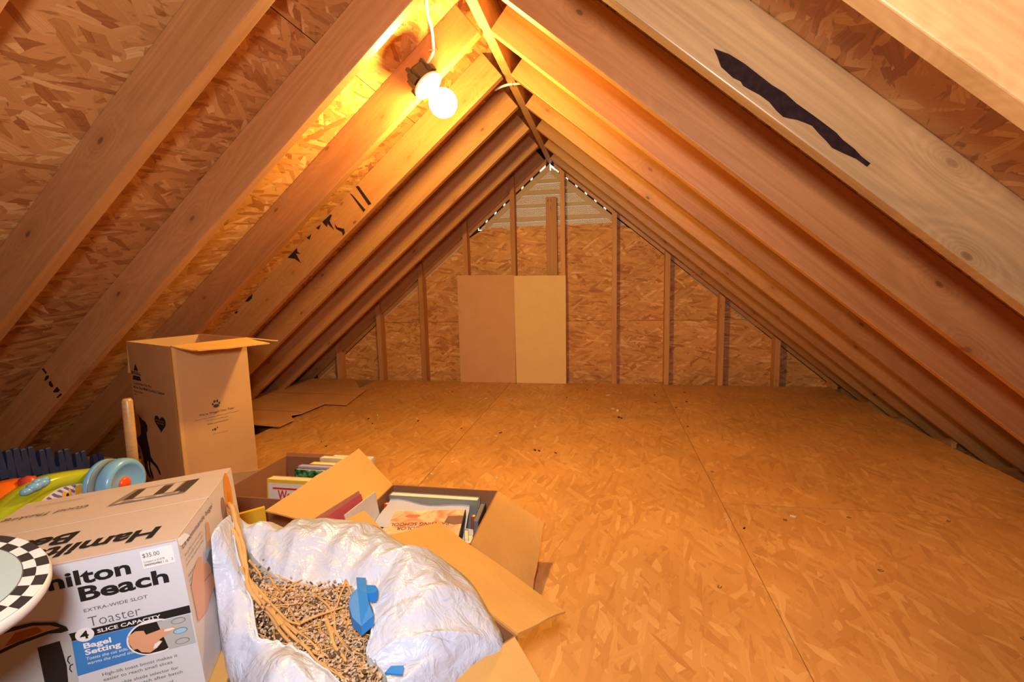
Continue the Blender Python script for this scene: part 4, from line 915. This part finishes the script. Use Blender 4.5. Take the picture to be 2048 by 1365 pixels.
# magazines leaning on the left flap
def mag(name, pts, m, label, edge=None):
    s = sheet('magazine', pts, m, None, .004, 6, .001)
    return tag(s, label, 'magazine', 'magazines leaning on the left flap of the open book carton')
mag('m', [(-.238, 1.140, .09), (-.228, 1.270, .09), (-.260, 1.256, .255), (-.293, 1.099, .250)], bk('mag_red', (.52, .09, .10, 1)), 'thin red magazine leaning on the left flap of the open book carton')
mag('m', [(-.245, 1.140, .09), (-.235, 1.270, .09), (-.263, 1.251, .266), (-.299, 1.085, .262)], bk('mag_rose', (.50, .20, .13, 1)), 'dusty rose folder behind the red magazine in the open book carton')
mag('m', [(-.225, 1.185, .06), (-.222, 1.32, .06), (-.245, 1.313, .237), (-.258, 1.161, .237)], bk('mag_white', (.72, .66, .60, 1)), 'white magazine in a clear sleeve standing in front of the red one')

# ------------------------------------------------------------------ second carton of books, farther back on the left
b3 = thing('far_book_carton', 'brown carton of paperbacks and magazines, behind the left flap of the open book carton', 'box', (-.60, 1.47, 0))
walls('body', .36, .36, .2, M['kraft_in'], Matrix.Translation((-.79, 1.295, 0)), b3)
sheet('flap', [(-.79, 1.655, .2), (-.43, 1.655, .2), (-.43, 1.66, .21), (-.79, 1.66, .21)], M['kraft_in'], b3, warp=0)
ylw = bk('cover_yellow', (.78, .50, .03, 1)); wh2 = bk('cover_white', (.76, .70, .66, 1))
def upright(name, x0, x1, y, th, z1, cover, page, label, lean=.10):
    t, mt = book(name, (x0, y, .006), x1-x0, z1-.006, th, cover, page, label, 'books standing in the far book carton', ey=(0, lean, 1))
    return t, mt
u1, m1 = upright('magazine_bundle', -.628, -.43, 1.345, .036, .245, ylw, wh2, 'yellow-backed magazine with red and navy cover words, nearest in the far book carton')
# its cover faces the camera (-y): printing on the front board
pfw = lambda u, v: m1 @ V((u, v, .0362))
# front (toward camera) is the +z side of the frame
mesh('front_print', [(.006, .004, .0365), (.185, .004, .0365), (.185, .228, .0365), (.006, .228, .0365)], [(0, 1, 2, 3)], wh2, m1, u1, fixn=False)
e1, e2 = V((m1[0][0], m1[1][0], m1[2][0])), V((m1[0][1], m1[1][1], m1[2][1]))
rdm = plain('print_red_bright', (.62, .025, .02, 1), .4); nvm = plain('print_navy', (.02, .015, .06, 1), .4)
patch('red_bar', [(.022, .208), (.18, .208), (.18, .214), (.022, .214)], pfw(0, 0), e1, e2, rdm, u1, .0009)
text("Woman's", .115, .030, pfw(.040, .176), e1, e2, rdm, u1, bold=.02, lift=.0009)
text("Cooking", .14, .040, pfw(.024, .118), e1, e2, nvm, u1, bold=.03, lift=.0009)
gm = NT('leafy_cover'); co = gm.n('ShaderNodeTexCoord').outputs['Object']
gm.set(Base_Color=gm.ramp(gm.n('ShaderNodeTexNoise', i0=co, Scale=60.0, Detail=3.0).outputs[0], [(.38, (.005, .02, .008)), (.5, (.02, .14, .05)), (.62, (.10, .36, .16)), (.72, (.6, .65, .55))]), Roughness=.35)
u2, m2_ = upright('paperback_book', -.612, -.40, 1.445, .014, .232, gm.m, pg, 'paperback with a leafy green cover, second in the far book carton')
e1, e2 = V((m2_[0][0], m2_[1][0], m2_[2][0])), V((m2_[0][1], m2_[1][1], m2_[2][1]))
text('GARDEN', .06, .016, m2_ @ V((.02, .178, .0142)), e1, e2, pg_w, u2, bold=.02)
u3, _ = upright('paperback_book', -.612, -.40, 1.474, .026, .236, bk('cover_lilac', (.36, .30, .52, 1)), bk('page_lilac', (.50, .44, .62, 1)), 'lilac-edged paperback right behind the leafy green one')
u4, _ = upright('paperback_book', -.595, -.39, 1.522, .030, .228, ylw, pg, 'yellow paperback behind the lilac one in the far book carton')
u5, _ = upright('paperback_book', -.580, -.385, 1.562, .030, .236, bk('cover_cream2', (.66, .54, .34, 1)), pg, 'cream paperback at the back of the far book carton')
u6, _ = upright('paperback_book', -.560, -.40, 1.604, .028, .226, bk('cover_tan', (.55, .42, .28, 1)), pg_w, 'white-paged worn paperback, last in the far book carton')
# yellow folder and the small carton behind the toaster box
yf = sheet('yellow_folder', [(-.62, 1.105, .02), (-.53, 1.20, .02), (-.532, 1.196, .224), (-.622, 1.10, .222)], ylw, None, .012, 4, .001)
tag(yf, 'yellow folder standing between the toaster box and the far book carton', 'folder')
c4 = thing('cardboard_piece', 'worn folded piece of brown cardboard standing between the tall carton and the far book carton', 'cardboard', (-.87, 1.51, 0))
e4 = V((-.148, -.118, 0)); n4 = V((-.009, .012, 0)); o4 = V((-.800, 1.570, 0))
sheet('front_sheet', [o4, o4+e4, o4+e4+V((0, 0, .195)), o4+V((0, 0, .182))], M['kraft_dull'], c4, seed=8, ragged=.006)
sheet('rear_sheet', [o4+n4, o4+e4+n4, o4+e4+n4+V((0, 0, .19)), o4+n4+V((0, 0, .175))], M['kraft_dull'], c4, seed=9, ragged=.006)

# ------------------------------------------------------------------ near carton with the bag of dried flowers
b2 = thing('flower_carton', 'brown open carton holding the white bag of dried stems, front centre', 'box', (.02, .78, 0))
RBc, LBc = V((.292, .755, 0)), V((-.068, 1.029, 0))
ux = (RBc-LBc); BL_ = ux.length; ux.normalize(); uy = V((-ux.y, ux.x, 0))     # uy points back
m2 = frame(LBc - uy*.28, ux, uy)
walls('body', BL_, .28, .26, M['kraft_in'], m2, b2)
Q = lambda u, v, z: m2 @ V((u, v, z))
sheet('flap', [Q(BL_, .28, .26), Q(0, .28, .26), (.012, 1.160, .232), (.362, .889, .215)], M['kraft'], b2, seed=6, ragged=.005, warp=.003)
sheet('flap', [Q(0, .28, .26), Q(0, .09, .26), Q(-.115, .14, .262), (-.172, 1.108, .280)], M['kraft'], b2, seed=12, warp=.002)
sheet('flap', [Q(BL_, 0, .26), Q(BL_, .272, .26), Q(BL_+.155, .262, .165), Q(BL_+.155, 0, .165)], M['kraft'], b2, seed=13, ragged=.004, warp=.002)
sheet('flap', [Q(0, 0, .26), Q(BL_, 0, .26), Q(BL_, -.035, .115), Q(0.02, -.035, .115)], M['kraft'], b2, seed=14, warp=.002)
# the bag: outer skirt, shoulders, gathered hem, inner lining
bag = thing('plastic_bag', 'shiny white plastic bag with blue ties, gaping open in the near carton', 'bag', (.02, .78, .1))
film = NT('white_film'); co = film.n('ShaderNodeTexCoord').outputs['Object']
n1 = film.n('ShaderNodeTexNoise', i0=co, Scale=26.0, Detail=3.0, Roughness=.6, Distortion=.8).outputs[0]
n2 = film.n('ShaderNodeTexVoronoi', {'feature': 'DISTANCE_TO_EDGE'}, Vector=co, Scale=14.0).outputs[0]
n3 = film.n('ShaderNodeTexNoise', i0=co, Scale=150.0, Detail=2.0).outputs[0]
hh = film.math('ADD', film.math('ADD', film.math('MULTIPLY', n1, 1.0), film.math('MULTIPLY', film.math('MINIMUM', n2, .25), 1.2)), film.math('MULTIPLY', n3, .07))
film.set(Base_Color=(.55, .615, .80, 1), Roughness=.28, Specular_IOR_Level=.6, Subsurface_Weight=.0,
         Normal=film.n('ShaderNodeBump', Strength=.5, Distance=.016, Height=hh).outputs[0])
lining = NT('bag_lining'); co = lining.n('ShaderNodeTexCoord').outputs['Object']
n1 = lining.n('ShaderNodeTexNoise', i0=co, Scale=20.0, Detail=3.0).outputs[0]
lining.set(Base_Color=(.62, .66, .74, 1), Roughness=.45, Normal=lining.n('ShaderNodeBump', Strength=.5, Distance=.012, Height=n1).outputs[0])
NS = 7
OUT = catmull(BAG_OUT, NS, True); HEM = catmull(BAG_HEM, NS, True)
n = len(OUT); ctr = sum(HEM, V((0, 0, 0)))/n
def ringat(t):
    r = []
    for i in range(n):
        o, h = OUT[i], HEM[i]
        p = o.lerp(h, t); d = (h-o); ln = d.length
        rg = lambda a, b_, c_: 1-2.4*abs(noise.noise(V((a, b_, c_))))
        f1 = rg(i*.055+t*.5, t*.9, 3.1); f2 = rg(i*.15-t*.8, t*1.7, 9.7); f3 = noise.noise(V((i*.55, t*1.2, 21.)))
        env = math.sin(math.pi*min(max(t, 0), 1))**.7
        bulge = .20*ln*math.sin(math.pi*t)
        amp = min(ln*.10, .015)
        p = p + V((0, 0, 1))*(bulge*.55 + amp*env*(f1+.7*f2) + .006*(t**4)*f3)
        r.append(p)
    return r
rings = []
rings.append([o + V((0, 0, -.11)) + (o-ctr)*V((1, 1, 0)).length*0 for o in OUT])
rings.append([o + V((0, 0, -.045)) + (ctr-o)*.02 for o in OUT])
NT_ = 16
for k in range(NT_+1): rings.append(ringat(k/NT_))
vs = [p for r in rings for p in r]; fs = []
for j in range(len(rings)-1):
    for i in range(n): fs.append((j*n+i, j*n+(i+1) % n, (j+1)*n+(i+1) % n, (j+1)*n+i))
bo = mesh('outer_film', vs, fs, film.m, None, bag, True)
# hem roll and lining going down inside
hem = rings[-1]; r2 = []
prm = [(0, .0), (.0025, .0025), (.004, 0.0), (.0035, -.006), (.004, -.022), (.010, -.055), (.022, -.095), (.05, -.125)]
for inn, dz in prm:
    rr = []
    for i, p in enumerate(hem):
        d = (ctr-p); d.z = 0; d.normalize()
        f = noise.noise(V((i*.5, dz*40, 5.)))
        rr.append(p + d*(inn + (.004*f if dz < -.01 else .0012*f)) + V((0, 0, dz)))
    r2.append(rr)
low = [ctr + (p-ctr)*.4 + V((0, 0, -.02)) for p in r2[-1]]
for p in low: p.z = .13
r2.append(low)
vs = [p for r in r2 for p in r] + [V((ctr.x, ctr.y, .125))]; fs = []
for j in range(len(r2)-1):
    for i in range(n): fs.append((j*n+i, j*n+(i+1) % n, (j+1)*n+(i+1) % n, (j+1)*n+i))
for i in range(n): fs.append(((len(r2)-1)*n+i, (len(r2)-1)*n+(i+1) % n, len(vs)-1))
mesh('lining', vs, fs, lining.m, None, bag, True)
tie = plain('blue_film_tie', rgb(42, 128, 210), .5, spec=.25)
tp_ = [V(p)+V((0, 0, .022)) for p in TAB]; m_ = len(tp_)
mesh('drawstring_tab', tp_+[p-V((0, 0, .016)) for p in tp_], [tuple(range(m_)), tuple(range(2*m_-1, m_-1, -1))]+[(i, (i+1) % m_, m_+(i+1) % m_, m_+i) for i in range(m_)], tie, None, bag)
mesh('drawstring_tab', [V(p)+V((0, 0, .012)) for p in HEM_BLUE]+[V(p)+V((0, 0, .009)) for p in HEM_BLUE], BF, tie, None, bag)

# ------------------------------------------------------------------ dried stems and seed heads in the bag
df = thing('dried_flowers', 'bundle of dried flower stems with crumbly seed heads inside the white bag', 'dried flowers', (-.05, .76, .2))
stm = plain('dry_stem', rgb(206, 158, 96), .7, var=.25, scale=60); sdm = plain('dry_seed_head', rgb(208, 180, 150), .9, var=.30, scale=160); sdd = plain('dry_seed_dark', rgb(104, 80, 60), .95, var=.4, scale=120)
for i, s in enumerate(STEMS):
    pts = catmull(s, 4)
    r0 = .0045 if i < 3 else (.0040 if i in (7,) else .0022)
    pts = [p+V((noise.noise(p*30+V((i, 0, 0)))*.003, noise.noise(p*30+V((0, i, 0)))*.003, .004)) for p in pts]
    mb = MB(); mb.tube(pts, [r0*(1-.45*k/len(pts)) for k in range(len(pts))], 7); mb.out('stem', stm, None, df, True)
HP = [(ctr.x+(p.x-ctr.x)*.94, ctr.y+(p.y-ctr.y)*.94) for p in hem]
def inside(p):
    c_ = False
    for (x0, y0), (x1, y1) in zip(HP, HP[1:]+HP[:1]):
        if (y0 > p.y) != (y1 > p.y) and p.x < (x1-x0)*(p.y-y0)/(y1-y0)+x0: c_ = not c_
    return c_
ctr2_ = sum((V(c) for c in FLOWERS[:28]), V((0, 0, 0)))/28
mb = MB(); rnd = random.Random(5)
bmi = bmesh.new(); bmesh.ops.create_icosphere(bmi, subdivisions=1, radius=1); iv = [v.co.copy() for v in bmi.verts]; ifc = [tuple(v.index for v in f.verts) for f in bmi.faces]; bmi.free()
for ci, c in enumerate(FLOWERS):
    c = V(c)
    big = ci < 28
    for _ in range(210 if big else 12):
        sp_ = (.034, .034, .020) if big else (.008, .008, .004)
        p = c + V([rnd.gauss(0, sp_[k]*.55) for k in range(3)])
        if big and not inside(p): continue
        r = rnd.uniform(.0009, .0026)
        ax = V((rnd.gauss(0, 1), rnd.gauss(0, 1), rnd.gauss(0, 1))).normalized()
        qd = ax.to_track_quat('Z', 'Y')
        st_ = rnd.uniform(1.2, 2.4); vv = [V((v.x*r*rnd.uniform(.5, 1.3), v.y*r*rnd.uniform(.5, 1.3), v.z*r*st_)) for v in iv]
        mb.add([p + qd @ v for v in vv], ifc, 1 if rnd.random() < .20 else 0)
tag(mb.out('seed_heads', [sdm, sdd], None, df), kind='stuff')
mb = MB()
axis = (ctr2_ - hem[0]); axis.z = 0; axis.normalize(); side_ = V((-axis.y, axis.x, 0))
for _ in range(110):
    c = V(rnd.choice(FLOWERS[:28])) + V((rnd.gauss(0, .012), rnd.gauss(0, .012), rnd.uniform(.006, .016)))
    if not inside(c): continue
    d = (axis*rnd.gauss(1, .3) + side_*rnd.gauss(0, .55) + V((0, 0, rnd.gauss(0, .12)))).normalized()*rnd.uniform(.04, .10)
    bow = side_*rnd.gauss(0, .010) + V((0, 0, rnd.uniform(-.004, .006)))
    if not inside(c-d*.5) or not inside(c+d*.5): d *= .4; bow *= .4
    mb.tube(catmull([c-d*.5, c+bow, c+d*.5], 3), rnd.uniform(.0008, .0016), 5)
for _ in range(170):
    c = V(rnd.choice(FLOWERS[:28])) + V((rnd.gauss(0, .02), rnd.gauss(0, .02), rnd.uniform(-.005, .012)))
    if not inside(c): continue
    d = V((rnd.gauss(0, 1), rnd.gauss(0, 1), rnd.gauss(0, .35))).normalized()*rnd.uniform(.012, .045)
    mb.tube([c-d*.5, c+V((0, 0, .004)), c+d*.5], .0008, 5)
tag(mb.out('twigs', stm, None, df), kind='stuff')
bed = [ctr + (p-ctr)*.86 + V((0, 0, 0)) for p in hem]
for p in bed: p.z = min(p.z-.045, .285)
bed = bed+[ctr+(p-ctr)*.5 for p in bed]+[V((ctr.x, ctr.y, .262))]
for i, p in enumerate(bed): bed[i] = V((p.x, p.y, p.z + .012*noise.noise(V((p.x*40, p.y*40, 2)))))
fs = [(i, (i+1) % n, n+(i+1) % n, n+i) for i in range(n)]+[(n+i, n+(i+1) % n, 2*n) for i in range(n)]
tag(mesh('chaff', bed, fs, sdd, None, df), kind='stuff')
